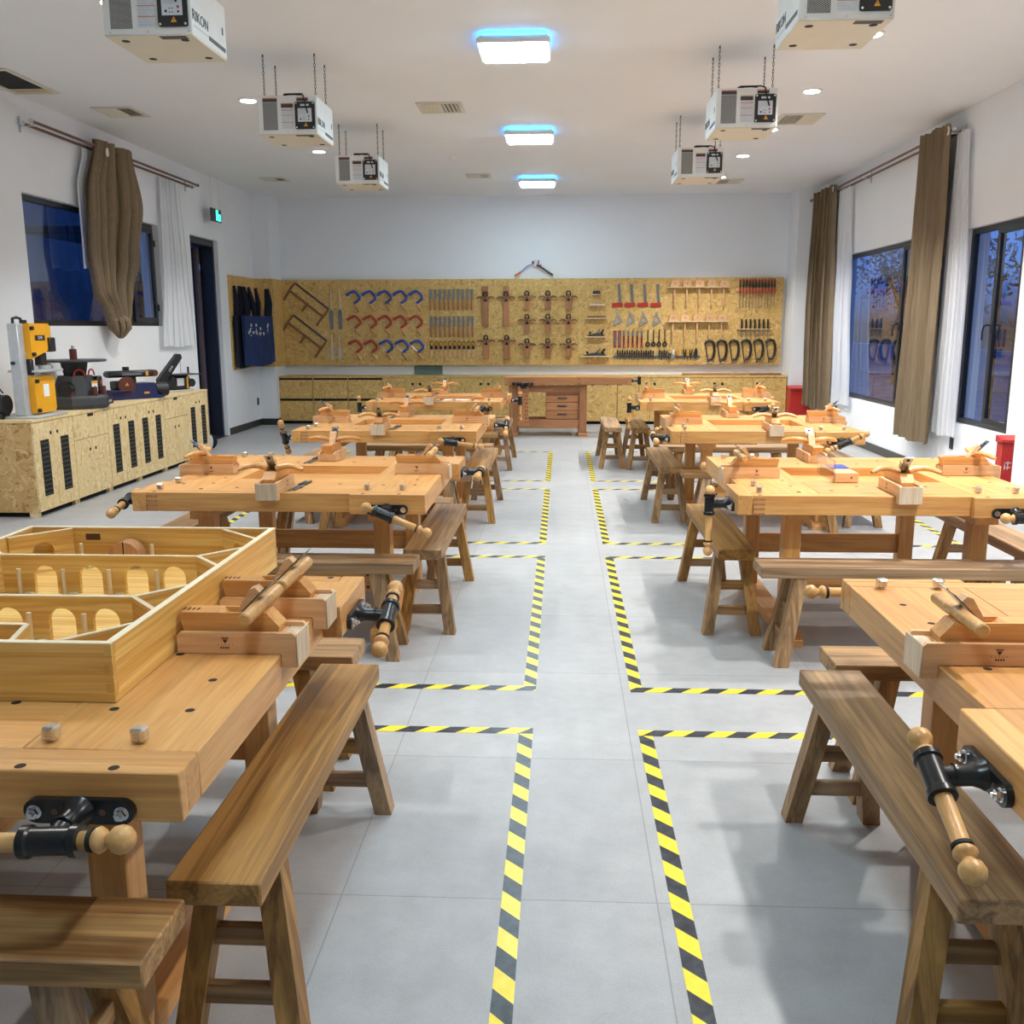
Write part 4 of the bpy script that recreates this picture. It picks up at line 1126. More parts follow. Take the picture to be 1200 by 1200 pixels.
# mallet racks
def make_mallet():
    t=thing('mallet','','mallet')
    MB().prism([(-.068,.0),(.068,.0),(.072,.03),(.06,.105),(-.06,.105),(-.072,.03)],-.085,-.02).build('head',M['hookwood'],t)
    MB().box(-.014,.014,-.066,-.038,-.30,.0,.006).build('handle',M['hookwood'],t)
    MB().box(-.008,.008,-.0862,-.0848,.045,.06).build('burnt_mark',M['burn'],t)
    return t
ml=Proto(make_mallet())
for r,(v,u0,du,ua,ub) in enumerate(((338.5,792.8,14.1,784.5,855.5),(377.2,790.7,13.9,782,853.5))):
    x0,z=B(ua,v);x1,_=B(ub,v)
    us=[B(u0+du*i,v)[0] for i in range(5)]
    sh=MB().box(x0,x1,YBD-.105,YBD-.0852,z-.014,z,.002).box(x0,x1,YBD-.0185,Y0,z-.014,z,.001)
    ed=[x0]+[q for c in us for q in(c-.02,c+.02)]+[x1]
    for a,b in zip(ed[::2],ed[1::2]): sh.box(a,b,YBD-.0851,YBD-.0186,z-.014,z)
    t=sh.build('mallet_rack',M['palex'],smooth=False); tag(t,('pale slotted shelf holding the upper row of mallets','pale slotted shelf holding the lower row of mallets')[r],'rack')
    for i,x in enumerate(us): ml.put((x,Y0,z+.0005),0,'wooden mallet, %s from the left in the %s rack'%(ORD[i],('upper','lower')[r]),'mallets on the board')
# screwdrivers
def make_sd():
    t=thing('screwdriver','','screwdriver')
    MB().lathe_between((0,-.05,0),(0,-.05,.14),[(0,.010),(.1,.016),(.45,.016),(.5,.011),(.8,.018),(1,.010)],10).build('grip',M['black'],t)
    MB().lathe_between((0,-.05,-.10),(0,-.05,-.005),[(0,.011),(.5,.016),(1,.013)],10).build('red_grip',M['redmatt'],t)
    MB().lathe_between((0,-.05,.10),(0,-.05,.146),[(0,.0165),(.6,.0185),(1,.008)],10).build('red_cap',M['redmatt'],t)
    MB().cyl((0,-.05,-.33),(0,-.05,-.10),.0045,n=6).build('shank',M['greysteel'],t)
    return t
sd=Proto(make_sd())
x0,z=B(863.5,339.5);x1,_=B(908,339.5)
t=MB().box(x0,x1,YBD-.030,Y0,z-.06,z+.0,.002).build('screwdriver_rack',M['hookwood']); tag(t,'wooden rack strip behind the row of screwdrivers','rack')
for i in range(12):
    x,z=B(867.5+3.58*i,339.7); sd.put((x,Y0,z),0,'red and black screwdriver, %s of twelve from the left'%ORD[i],'screwdrivers in the top right rack')
def make_awl():
    t=thing('awl','','awl')
    MB().box(-.014,.014,-.062,-.038,.0,.155,.006).build('handle',M['black'],t)
    MB().cyl((0,-.05,-.135),(0,-.05,.0),.006,.008,8).build('shank',M['greysteel'],t)
    return t
aw=Proto(make_awl())
x0,z=B(864,386);x1,_=B(903,386)
t=MB().box(x0,x1,YBD-.080,YBD-.0645,z-.012,z,.001).box(x0,x1,YBD-.036,Y0,z-.012,z,.001).box(x0,x0+.015,YBD-.0644,YBD-.0361,z-.012,z,0).box(x1-.015,x1,YBD-.0644,YBD-.0361,z-.012,z,0).build('awl_rack',M['palex'],smooth=False); tag(t,'pale shelf holding seven black handled awls','rack')
for i in range(7):
    x,z=B(869+4.95*i,386); aw.put((x,Y0,z+.0005),0,'black handled awl, %s of seven from the left'%ORD[i],'awls on the board')
def make_gclamp():
    t=thing('g_clamp','','clamp')
    pts=[(-.055,-.03,.13),(-.045,-.03,.155),(0,-.03,.17),(.06,-.03,.15),(.085,-.03,.09),(.09,-.03,0),(.075,-.03,-.09),(.05,-.03,-.135),(0,-.03,-.14)]
    MB().tube(pts,[.02,.025,.027,.028,.027,.027,.027,.025,.02],8,sq=(.8,1.0)).build('frame',M['black'],t)
    MB().cyl((-.062,-.03,.12),(-.005,-.03,-.20),.009,n=8).cyl((-.066,-.03,.14),(-.060,-.03,.115),.02,n=10).build('screw',M['darksteel'],t)
    MB().cyl((-.10,-.03,-.225),(.06,-.03,-.185),.006,n=6).build('tommy_bar',M['darksteel'],t)
    return t
gc=Proto(make_gclamp())
for i in range(6):
    x,z=B(832+13.85*i,411.5-.25*i); gc.put((x,Y0,z),0,'black G clamp, %s of six from the left'%ORD[i],'clamps on the board')
# cable tails above the board
t=thing('cable_tail','bundle of coloured cable ends sticking out of the wall above the board','cable',(-.45,YB-.002,2.61))
MB().box(-.03,.05,-.06,0,-.055,.06,.02).build('cable_sleeve',M['ivory'],t)
MB().tube([(-.0,-.05,.02),(-.12,-.07,-.03),(-.22,-.07,-.12),(-.30,-.06,-.17)],.009,6).build('blue_wire',M['blue'],t)
MB().tube([(-.23,-.072,-.125),(-.335,-.062,-.19)],.016,6).build('orange_end',M['orange'],t)
MB().tube([(.03,-.05,-.02),(.10,-.07,-.05),(.22,-.07,-.13),(.30,-.06,-.18)],.017,6).build('dark_wire',plain('olive_cable',(.07,.06,.035),.6),t)
MB().tube([(.055,-.05,-.03),(.06,-.06,.03),(.065,-.06,.06)],.010,6).build('blue_end',M['blue'],t)
MB().tube([(-.04,-.06,.02),(-.02,-.07,.04)],.018,6).tube([(.05,-.06,-.045),(.10,-.07,-.02)],.017,6).build('red_connector',M['redmatt'],t)
# grey green blank panel between board and cupboards
t=MB().box(-2.50,-2.02,YB-.02,YB-.001,.805,.955,.002).build('blank_panel',plain('grey_green_panel',(.14,.22,.21),.6,0,.1,10)); tag(t,'grey green blank panel low on the back wall between cupboards and board','panel')
# ================================================================== BACK CUPBOARDS
CY=15.75
def unit(name,x0,x1,label,kind,group):
    t=thing(name,label,'cabinet',((x0+x1)/2,CY,0),0,group); W=(x1-x0)/2-.0008; H=.768
    MB().box(-W,W,.02,YB-CY-.002,.05,H,.001).build('body',M['osb'],t,smooth=False)
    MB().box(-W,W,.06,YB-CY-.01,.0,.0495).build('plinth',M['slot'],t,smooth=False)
    if kind=='drawers':
        MB().box(-W+.008,W-.008,.016,.0199,.06,H-.004).build('dark_reveal',M['slot'],t,smooth=False)
        for z0,z1 in((.06,.385),(.425,.735)):
            MB().box(-W+.006,W-.006,0,.0155,z0,z1,.002).build('drawer',M['osb'],t)
    else:
        n=2 if kind=='doors' else 1; w=2*W/n
        for i in range(n):
            a=-W+i*w+.003; b=a+w-.006
            dr=MB().box(a,b,0,.0195,.055,H-.004,.002).build('door',M['osb'],t)
            hx=(b-.06 if i==0 else a+.06) if n==2 else b-.35*w if kind!='plain' else None
            if n==1: hx=a+.07
            if kind!='plain': MB().cyl((hx,-.0008,.665),(hx,.001,.665),.024,n=16).build('finger_hole',M['slot'],dr)
    return t
xs=[-4.75,-4.15,-3.56,-2.97]
for i in range(3): unit('drawer_unit',xs[i],xs[i+1],('leftmost','middle','rightmost')[i]+' of three wide drawer columns in the back left cabinets','drawers','back drawer units')
unit('cupboard',-2.97,-1.84,'two door strand board cupboard right of the drawer columns','doors','back cupboards')
unit('cupboard',-1.838,-.70,'two door strand board cupboard left of the heavy bench with drawers','doors','back cupboards')
unit('cupboard',-.698,.30,'plain fronted strand board cupboard behind the heavy bench with drawers','plain','back cupboards')
unit('cupboard',.302,.92,'narrow plain strand board front right behind the heavy bench','plain','back cupboards')
unit('cupboard',.922,2.01,'two door strand board cupboard just right of the heavy bench','doors','back cupboards')
unit('cupboard',2.012,3.12,'two door strand board cupboard second from the right end','doors','back cupboards')
unit('cupboard',3.122,3.665,'single door strand board cupboard at the right end of the row','single','back cupboards')
t=MB().box(-4.752,3.667,CY-.005,YB-.001,.769,.797,.002).build('worktop',M['osb']); tag(t,'long strand board worktop over the back cupboards','worktop')
for i,(a,b,m) in enumerate(((2.0,2.75,'redwood'),(2.76,3.1,'tan'),(3.11,3.62,'darkwood'))):
    t=MB().box(a,b,15.95,16.05,.798,.828,.002).build('timber_offcut',M[m]); tag(t,('reddish','tan','dark')[i]+' timber strip lying on the worktop at the back right','timber','timber strips on the worktop')
# ================================================================== HEAVY BENCH WITH DRAWERS
t=thing('cabinet_bench','heavy reddish workbench with drawers and leg vise by the back wall','workbench',(-.20,14.2,0))
RW,RZ=M['redwood'],M['redwoodz']
MB().box(-.63,.82,-.22,.36,.80,.868,.004).build('top',M['beechx'],t)
a=MB()
pts=[(-.63,.868),(.42,.868),(.42,.75)]
for i in range(6):
    cx=.36-.125*i
    pts+=[(cx+.03,.75),(cx+.02,.763),(cx-.02,.763),(cx-.03,.75)]
pts+=[(-.63,.75)]
a.prism(pts,-.262,-.2205); a.build('front_apron',RW,t)
MB().box(.421,1.22,-.262,.0,.755,.869,.004).build('end_vise_jaw',RW,t)
s=MB()
for x in(-.629,.50,1.16):
    for z in(.775,.80,.825): s.box(x,x+.055,-.2632,-.262,z,z+.014)
s.build('dovetail',M['tan'],t)
d=MB()
for x,z in((.455,.85),(.455,.775)): d.cyl((x,-.264,z),(x,-.262,z),.008,n=10)
for x in(.66,.86,1.05): d.box(x-.025,x+.025,-.2625,-.2615,.752,.762)
d.build('bolt_hole',M['slot'],t)
for x0,x1 in((-.57,-.45),(.465,.575)):
    for y0,y1 in((-.21,-.10),(.23,.34)): MB().box(x0,x1,y0,y1,.055,.799 if y0>0 else .749,.004).build('leg',RZ,t)
    MB().prism([(-.235,0),(.365,0),(.365,.035),(.345,.054),(-.215,.054),(-.235,.035)],x0-.012,x1+.012,'x').build('foot',RW,t)
MB().box(-.449,.464,-.19,-.14,.12,.245,.003).build('front_stretcher',RW,t); MB().box(-.449,.464,.26,.31,.12,.245,.003).build('rear_stretcher',RW,t)
MB().box(-.449,.464,-.20,-.15,.65,.7495,.003).build('upper_rail',RW,t)
c=MB().box(-.03,.463,-.148,.24,.246,.649,.002).build('drawer_case',RW,t)
for z0,z1 in((.255,.375),(.382,.492),(.499,.60)):
    dw=MB().box(-.02,.453,-.172,-.1485,z0,z1,.003).build('drawer',RW,t)
    z=(z0+z1)/2+.01
    MB().box(.145,.285,-.186,-.1725,z-.010,z+.010,.004).build('drawer_pull',M['darksteel'],dw)
ch_=MB().prism([(-.44,.16),(-.28,.16),(-.28,.748),(-.44,.748)],-.318,-.2635).build('leg_vise_chop',RZ,t)
h=MB()
for i in range(9):
    for j in range(2): h.cyl((-.325+.025*((i+j)%2)+.012*j,-.3192,.22+.055*i),(-.325+.025*((i+j)%2)+.012*j,-.318,.22+.055*i),.008,n=8)
h.build('chop_hole',M['hole'],ch_)
MB().cyl((-.41,-.335,.40),(-.41,-.335,.745),.022,n=10).build('chop_guide',RZ,ch_)
v=MB().box(-.52,-.20,-.36,-.319,.758,.80,.01).cyl((-.46,-.37,.78),(-.46,-.3595,.78),.016,n=8).cyl((-.26,-.37,.78),(-.26,-.3595,.78),.016,n=8).prism([(-.44,.758),(-.28,.758),(-.32,.715),(-.40,.715)],-.35,-.319).build('leg_vise_iron',M['iron'],t)
b=MB()
for x in(-.46,-.36,-.26): b.cyl((x,-.375,.78),(x,-.3705,.78),.008,n=8)
b.build('bolt',M['chrome'],v)
e=MB().box(1.2205,1.235,-.22,-.06,.79,.84,.004).lathe_between((1.235,-.14,.815),(1.33,-.14,.815),[(0,.03),(.2,.02),(1,.02)],12).lathe_between((1.34,-.14,.76),(1.34,-.14,.87),[(0,.028),(.15,.026),(.85,.026),(1,.028)],14).build('end_vise_iron',M['iron'],t)
MB().lathe_between((1.34,-.14,.50),(1.34,-.14,.90),[(0,.006),(.03,.018),(.06,.012),(.1,.014),(.9,.014),(.94,.012),(.97,.018),(1,.006)],12).build('end_vise_handle',M['rod'],e)
# ================================================================== LEFT STORAGE CABINETS
LX=-4.45
def lunit(y0,y1,kind,label):
    t=thing('storage_cabinet',label,'cabinet',(LX,(y0+y1)/2,0),0,'strand board storage cabinets along the left wall')
    W=(y1-y0)/2-.001; D=.53; H=.812
    MB().box(-D,-.019,-W,W,.045,H,.001).build('body',M['osbend'],t,smooth=False)
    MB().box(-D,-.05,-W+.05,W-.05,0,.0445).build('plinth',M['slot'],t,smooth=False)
    [MB().box(-.10,-.02,q,q+.038,0,.044).build('foot_block',M['osbpale'],t,smooth=False) for q in(-W+.002,W-.04)]
    zt=H-.003
    if kind=='drawer':
        d=MB().box(-.0185,0,-W+.003,W-.003,.585,zt,.0015).build('drawer',M['osbpale'],t)
        MB().box(.0001,.0008,-.055,.055,zt-.028,zt-.001).build('finger_slot',M['slot'],d)
        zt=.580
    for s in(-1,1):
        a,b=(-W+.003,-.0015) if s<0 else (.0015,W-.003)
        d=MB().box(-.0185,0,a,b,.048,zt,.0015).build('door',M['osbpale'],t)
        yc=-s*-.055
        MB().cyl((.0,yc,zt-.105),(.0008,yc,zt-.105),.017,n=14).build('finger_hole',M['slot'],d)
        if kind=='vent':
            c=(a+b)/2; w=.068
            l=MB().box(.0002,.0016,c-w,c+w,.17,.655).build('dark_mesh_panel',M['slot'],d,smooth=False)
            g=MB()
            for i in range(12): g.box(.0017,.004,c-w,c+w,.18+.04*i,.19+.04*i)
            g.build('slat',plain('dark_green_slat',(.03,.034,.03),.5) if 'slat' not in M else M['slat'],l,smooth=False)
M['slat']=plain('dark_slat',(.035,.038,.035),.45)
kinds=['vent','drawer','vent','vent','drawer','vent']
lab=['nearest left cabinet, louvred doors, end panel facing the room','second left cabinet, plain doors under a drawer, below the spindle sander','third left cabinet with dark louvred doors','fourth left cabinet with dark louvred doors below the belt sander','fifth left cabinet, plain doors under a drawer','farthest left cabinet with dark louvred doors, next to the doorway']
for i in range(6): lunit(7.75+.67*i,7.75+.67*(i+1),kinds[i],lab[i])
t=MB().box(XL+.005,LX+.003,7.745,11.775,.813,.838,.002).build('worktop',M['osbpale']); tag(t,'pale strand board worktop carrying the machines along the left wall','worktop')
WZ=.839
# band saw
t=thing('band_saw','yellow and grey upright band saw at the near end of left worktop','band saw',(-4.63,8.08,WZ))
MB().box(-.16,.18,-.24,.28,0,.022,.005).build('base',M['lightgrey'],t)
MB().box(-.03,.06,-.20,-.105,.022,.80,.006).box(-.03,.06,-.105,.0,.50,.56,.004).build('column',M['lightgrey'],t)
h1=MB().prism([(-.10,.50),(.20,.575),(.235,.66),(.235,.77),(.20,.80),(-.10,.80)],.03,.11,'x').build('upper_wheel_housing',M['yellow'],t)
h2=MB().prism([(-.10,.035),(.20,.035),(.225,.06),(.225,.33),(.20,.35),(-.10,.35)],.03,.11,'x').build('lower_wheel_housing',M['yellow'],t)
k=MB()
for z in(.54,.76): k.cyl((.11,-.085,z),(.135,-.085,z),.017,n=12)
k.build('latch_knob',M['black'],h1)
k=MB()
for z in(.06,.31): k.cyl((.11,-.08,z),(.135,-.08,z),.017,n=12)
k.build('latch_knob',M['black'],h2)
pl=MB().box(.1102,.113,-.03,.13,.655,.70,.002).build('name_plate',M['black'],h1)
text('OMI','name_lettering',.038,M['label'],pl,(.1135,.05,.677),(R(90),0,R(90)))
MB().box(.1102,.112,.03,.12,.17,.28,.001).build('paper_label',M['paper'],h2)
MB().box(.02,.13,.17,.27,.555,.68,.008).box(.03,.09,.07,.17,.44,.55,.006).build('blade_guard',M['black'],t)
MB().box(.055,.06,.10,.115,.35,.50).build('saw_blade',M['steel'],t)
MB().box(-.12,.16,-.10,.30,.385,.405,.003).box(.0,.05,-.12,.30,.405,.435,.003).build('saw_table',M['lightgrey'],t)
MB().box(.0,.10,-.104,-.06,.36,.50,.01).build('trunnion',M['black'],t)
MB().tube([(.01,-.17,.80),(.01,-.17,.84),(.01,-.11,.85),(.01,-.05,.84),(.01,-.03,.80)],.012,8).cyl((.02,-.03,.80),(.02,-.03,.83),.03,n=12).build('carry_handle',M['black'],t)
MB().cyl((-.0,-.225,.47),(-.0,-.2,.47),.015,n=10).build('tension_knob',M['black'],t)
MB().cyl((-.32,-.22,.12),(-.08,-.22,.12),.085,n=18).box(-.30,-.10,-.28,-.16,.0,.05,.004).build('motor',M['black'],t)
MB().tube([(-.12,-.24,.2),(-.13,-.28,.26),(-.1,-.30,.28),(-.07,-.28,.22)],.006,6).build('motor_cord',M['rubber'],t)
# spindle sander
t=thing('spindle_sander','dark grey spindle sander with round table between band and belt saws'.replace('band and belt saws','band saw and belt sander'),'sander',(-4.70,9.02,WZ))
MB().lathe_between((0,0,0),(0,0,.125),[(0,.285),(.3,.295),(.8,.285),(1,.265)],10).build('base',M['darkgrey'],t,angle=20)
MB().lathe_between((0,0,.125),(0,0,.31),[(0,.21),(.5,.19),(1,.155)],10).build('housing',M['darkgrey'],t,angle=20)
MB().lathe_between((0,0,.31),(0,0,.44),[(0,.10),(1,.125)],20).build('neck',M['black'],t)
MB().lathe_between((0,0,.441),(0,0,.462),[(0,.285),(.4,.295),(1,.292)],40).build('round_table',M['darkgrey'],t)
MB().lathe_between((0,0,.463),(0,0,.56),[(0,.034),(1,.034)],18).build('sanding_sleeve',M['maroon'],t)
MB().lathe_between((0,0,.5605),(0,0,.595),[(0,.028),(.4,.010),(.7,.016),(1,.012)],14).build('spindle_nut',M['steel'],t)
for i,(a,r) in enumerate(((-75,.235),(-20,.235),(20,.24))): MB().cyl((r*math.cos(R(a)),r*math.sin(R(a)),.12),(r*math.cos(R(a)),r*math.sin(R(a)),.205),.027,n=14).build('spare_sleeve',M['maroon'],t)
for i,a in enumerate((-50,-5)):
    c=Vector((.17*math.cos(R(a)),.17*math.sin(R(a)),.34)); MB().tube([(c.x+.05*math.cos(k*PI/8)*-math.sin(R(a)),c.y+.05*math.cos(k*PI/8)*math.cos(R(a)),c.z-.03+.06*math.sin(k*PI/8)) for k in range(9)],.008,6).build('red_insert',M['red'],t)
MB().box(.185,.19,-.06,.05,.14,.26).build('safety_label',M['paper'],t); MB().box(.1901,.1908,-.06,.05,.235,.26).build('orange_band',M['amber'],t)
b=MB().box(.272,.2835,.02,.16,.03,.085,.003).build('name_plate',M['black'],t)
text('OMI','name_lettering',.038,M['label'],b,(.2842,.09,.057),(R(90),0,R(90)))
MB().box(.13,.19,.07,.16,.13,.30,.01).build('switch_box',M['black'],t); MB().box(.19,.194,.10,.13,.22,.255,.001).build('switch',M['red'],t)
MB().cyl((.02,-.19,.19),(.02,-.26,.19),.07,n=18).build('dust_port',M['black'],t)
# belt and disc sander
t=thing('belt_sander','dark blue belt and disc sander on the left worktop','sander',(-4.70,10.18,WZ),R(52))
MB().prism([(-.33,0),(.30,0),(.34,.02),(.25,.04),(.22,.17),(-.02,.17),(-.04,.10),(-.33,.09)],-.13,.11).build('base',M['navy'],t)
MB().box(-.30,-.06,-.17,.02,.09,.105,.003).build('disc_table',M['navy'],t)
MB().cyl((-.10,-.135,.15),(-.10,-.115,.15),.095,n=28).build('sanding_disc',M['maroon'],t)
MB().prism([(-.125,.15),(-.08,.15),(-.10,.185)],-.1365,-.135).build('yellow_mark',M['amber'],t)
MB().box(-.22,-.0,-.11,.02,.105,.20,.01).build('disc_guard',M['black'],t)
b=MB().box(-.27,.26,-.08,.06,.235,.305,.02).build('belt_frame',M['black'],t)
MB().cyl((.26,-.08,.27),(.26,.06,.27),.036,n=18).build('belt_drum',M['maroon'],t)
MB().box(-.12,.10,-.082,-.0805,.255,.28).build('grey_plate',M['greysteel'],b); MB().box(.15,.18,-.082,-.0805,.245,.295).build('yellow_tab',M['amber'],b)
MB().cyl((-.04,-.01,.305),(-.04,-.01,.345),.035,n=12).build('knob',M['black'],t)
MB().box(.02,.06,-.03,.03,.171,.234).build('post',M['black'],t)
MB().box(.09,.15,-.1315,-.1302,.055,.075).build('small_plate',M['amber'],t)
MB().cyl((.28,.0,.085),(.42,.0,.085),.075,n=18).build('motor',M['black'],t)
# scroll saw
t=thing('scroll_saw','small black scroll saw with slanted arm at the far end of left worktop','scroll saw',(-4.68,11.36,WZ),R(60))
MB().box(-.24,.20,-.09,.09,0,.02,.004).build('base',M['lightgrey'],t)
MB().box(-.10,.16,-.085,.085,.02,.19,.02).build('housing',M['black'],t); MB().box(-.04,.06,-.0875,-.0855,.07,.16).build('label_plate',M['label'],t)
MB().box(.10,.125,-.088,-.0856,.03,.18).build('yellow_strip',M['amber'],t)
MB().box(-.08,.30,-.13,.13,.195,.207,.003).build('saw_table',M['black'],t)
MB().prism([(-.25,.10),(-.16,.10),(.10,.40),(.085,.445),(.04,.45),(-.25,.16)],-.03,.03).build('arm',M['black'],t)
text('OMI','name_lettering',.045,M['label'],t,(-.07,-.0312,.275),(R(90),R(-49),0))
MB().box(.088,.094,-.004,.004,.207,.41).build('saw_blade',M['steel'],t)
MB().cyl((.20,0,.208),(.20,0,.29),.012,n=10).cyl((.17,-.10,.10),(.17,.0,.10),.05,n=14).build('clamp_post',M['black'],t)
# wheeled shop vacuum behind the last cabinet
t=thing('shop_vacuum','white wheeled shop vacuum half hidden behind the farthest left cabinet','vacuum cleaner',(-4.80,12.25,0))
MB().lathe_between((0,0,.10),(0,0,.36),[(0,.12),(.05,.145),(.9,.145),(1,.135)],24).build('tank',M['lightgrey'],t)
MB().lathe_between((0,0,.361),(0,0,.54),[(0,.15),(.3,.15),(.8,.11),(1,.06)],24).build('motor_head',M['white'],t)
MB().box(-.03,.15,-.03,.03,.42,.47,.01).build('latch',M['black'],t)
for s in(1,-1):
    w=MB().lathe_between((.10,s*.15,.10),(.10,s*.185,.10),[(0,.075),(.2,.10),(.8,.10),(1,.08)],24).build('wheel',M['rubber'],t); MB().lathe_between((.10,s*.186,.10),(.10,s*.192,.10),[(0,.078),(1,.07)],24).build('hub_cap',M['white'],w)
wh=MB().lathe_between((.165,-.03,.12),(.185,-.03,.12),[(0,.095),(.3,.11),(1,.10)],28).build('rear_wheel',M['darkgrey'],t); MB().lathe_between((.1855,-.03,.12),(.19,-.03,.12),[(0,.088),(1,.08)],24).build('hub_cap',M['label'],wh)
MB().cyl((-.10,.0,.0),(-.10,.0,.10),.03,n=10).build('castor',M['black'],t)
# ================================================================== APRONS
def apron(p0,p1,z0,z1,mat,name,label,bulge,strap,doodle=False):
    p0=Vector((*p0,0));p1=Vector((*p1,0)); t=thing(name,label,'apron',(p0.x,p0.y,0)); d=p1-p0; n=Vector((d.y,-d.x,0)).normalized()
    if n.x<0: n=-n
    rn=random.Random(4 if doodle else 9)
    zs=z0+(z1-z0)*.64
    def f(u,v,off=0):
        z=z0+(zs-z0)*v; w=1-.10*v
        uu=.5+(u-.5)*w
        q=d*uu+n*(off+bulge*(.25+.75*math.sin(PI*u)**.6)*(1.0-.25*v)+.018*math.sin(u*19+v*1.5)*(1-v*.5))
        return (q.x,q.y,z-.04*math.sin(u*PI)*(1-v)+.03*u*(1-v))
    m=MB(); m.grid(lambda u,v:f(u,v),36,14); m.grid(lambda u,v:(d.x*u+n.x*.004,d.y*u+n.y*.004,z0+.03+(zs-z0-.03)*v),2,2)
    b=m.build('cloth',M[mat],t)
    for i in range(strap):
        u=.12+.76*i/(strap-1)+rn.uniform(-.04,.04)
        a=f(u,1); q=d*(u+rn.uniform(-.1,.1))+n*.02
        MB().tube([a,((a[0]+q.x)/2+n.x*.02,(a[1]+q.y)/2,(a[2]+z1)/2-.02),(q.x,q.y,z1)],[.03,.035,.02],8,sq=(1.2,.5)).build('strap',M['blackcloth'],t)
    if doodle:
        k=MB()
        for i in range(26):
            u=rn.uniform(.12,.88); v=rn.uniform(.60,.83) 
            a=Vector(f(u,v)); r=rn.choice((.012,.016,.03,.02))
            k.sphere(a,r,8,5,(.35,1,.9))
        k.build('printed_pattern',plain('pale_print',(.62,.58,.57),.8),b)
apron((-4.965,14.38),(-4.93,15.1),1.0,2.22,'blackcloth','apron','black apron hanging behind the navy one in the back left corner',.02,5)
apron((-4.89,14.55),(-4.70,15.50),1.02,2.2,'denim','apron','navy denim apron with pale printed pattern in the back left corner',.06,5,True)
# ================================================================== CURTAINS
def curtain(label,x,prof,folds,amp,mat,name='curtain',seed=1,n=None,taper=1.0,warp=0):
    """prof: (z,y0,y1) rows from top to bottom"""
    t=thing(name,label,'curtain',(x,0,0)); ph=seed*1.7
    prof=sorted(prof,reverse=True)
    zt,zb=prof[0][0],prof[-1][0]
    def row(z):
        for (a,b0,b1),(c,d0,d1) in zip(prof,prof[1:]):
            if c<=z<=a:
                k=(a-z)/(a-c); k=k*k*(3-2*k); return b0+(d0-b0)*k,b1+(d1-b1)*k
        return prof[-1][1:]
    def f(u,v):
        z=zt+(zb-zt)*v; y0,y1=row(z)
        a=amp*(1+.35*math.sin(2.1*u*6+ph))*(taper+(1-taper)*v)
        w=u+.012*math.sin(v*4+u*20+ph)-warp*math.sin(2*PI*u)/(2*PI)
        return (a*math.sin(w*2*PI*folds+ph+.3*math.sin(v*3)),y0+(y1-y0)*(u+.02*math.sin(w*4*PI*folds)),z+.012*math.sin(u*9)*v)
    MB().grid(f,folds*16,40).build('drape',M[mat],t,angle=80); return t
XC=3.86
def grommet(t,y,z,nx,mat='white'):
    MB().tube([(0+nx+.0*k,y-.0+.034*math.cos(k*PI/10)*.55,z+.036*math.sin(k*PI/10)) for k in range(20)],.010,7,closed=True).build('grommet_ring',M[mat],t)
t=curtain('near brown curtain hanging full length beside the right hand windows',XC,[(3.57,10.20,10.92),(2.4,10.17,10.95),(.36,10.13,11.10)],7,.055,'brown',seed=2); grommet(t,10.22,3.50,-.02)
t=curtain('far brown curtain hanging full length on the right wall near the corner',XC,[(3.56,14.28,15.30),(2.0,14.25,15.42),(.36,14.15,15.32)],7,.055,'brown',seed=5); grommet(t,14.33,3.50,-.02)
curtain('white sheer curtain behind the near right brown curtain',3.945,[(3.47,9.95,10.22),(1.8,9.72,10.3),(.48,9.70,10.4)],5,.02,'sheer',seed=3)
curtain('white sheer curtain behind the far right brown curtain',3.945,[(3.47,13.75,14.3),(2.0,13.55,14.4),(.50,13.32,14.5)],6,.02,'sheer',seed=4)
t=curtain('brown curtain gathered and tied up in front of the left window',-4.86,[(3.53,10.17,10.94),(2.95,9.93,11.12),(2.35,9.87,10.92),(1.99,9.93,10.70),(1.77,10.13,10.60),(1.62,10.20,10.52)],8,.07,'brown',seed=6,taper=.8,warp=-.8); grommet(t,10.27,3.41,.075)
kn=MB()
for i in range(9):
    a=i*2*PI/9; c,q=math.cos(a),math.sin(a)
    kn.tube([(.03*c,10.34+.10*q,1.73),(.09*c+.02,10.35+.13*q,1.67),(.085*c+.02,10.36+.12*q,1.60),(.03*c+.02,10.37+.06*q,1.53),(.015*c+.01,10.38+.02*q,1.49)],[.025,.04,.038,.028,.012],7,sq=(1,.8))
kn.build('knot',M['brown'],t)
curtain('narrow white sheer peeking out behind the tied up brown curtain',-4.945,[(3.42,10.02,10.3),(3.0,9.84,10.3),(2.2,9.84,10.4)],3,.018,'sheer',seed=8)
curtain('white sheer curtain hanging left of the doorway',-4.94,[(3.42,11.93,12.5),(2.3,11.86,12.62),(1.36,11.72,12.75)],6,.022,'sheer',seed=9)
def rods(s,x1,x2,y0,y1,z,label,ends,group):
    t=thing('curtain_rod',label,'curtain rod',((x1+x2)/2,(y0+y1)/2,z)); ox=(x1+x2)/2; oy=(y0+y1)/2
    for x,dz in((x1,0),(x2,-.02)):
        MB().cyl((x-ox,y0-oy,dz),(x-ox,y1-oy,dz),.014,n=12).build('rod',M['bronze'],t)
        for y in(y0,y1): MB().lathe_between((x-ox,(y-oy)-.02,dz),(x-ox,(y-oy)+.02,dz),[(0,.016),(.5,.022),(1,.016)],12).build('finial',M['bronze'] if y==y1 else M['chrome'],t)
    for y in ends:
        wx=(XR if s>0 else XL)-ox
        MB().box(wx-s*.012,wx-s*.001,y-oy-.012,y-oy+.012,-.09,.05,.002).tube([(wx-s*.01,y-oy,-.035),(x1-ox,y-oy,-.035),(x1-ox,y-oy,-.015)],.006,6).build('bracket',M['steel'],t)
rods(-1,-4.86,-4.94,8.95,13.0,3.46,'pair of bronze curtain rods above the left window',(8.99,12.9),'')
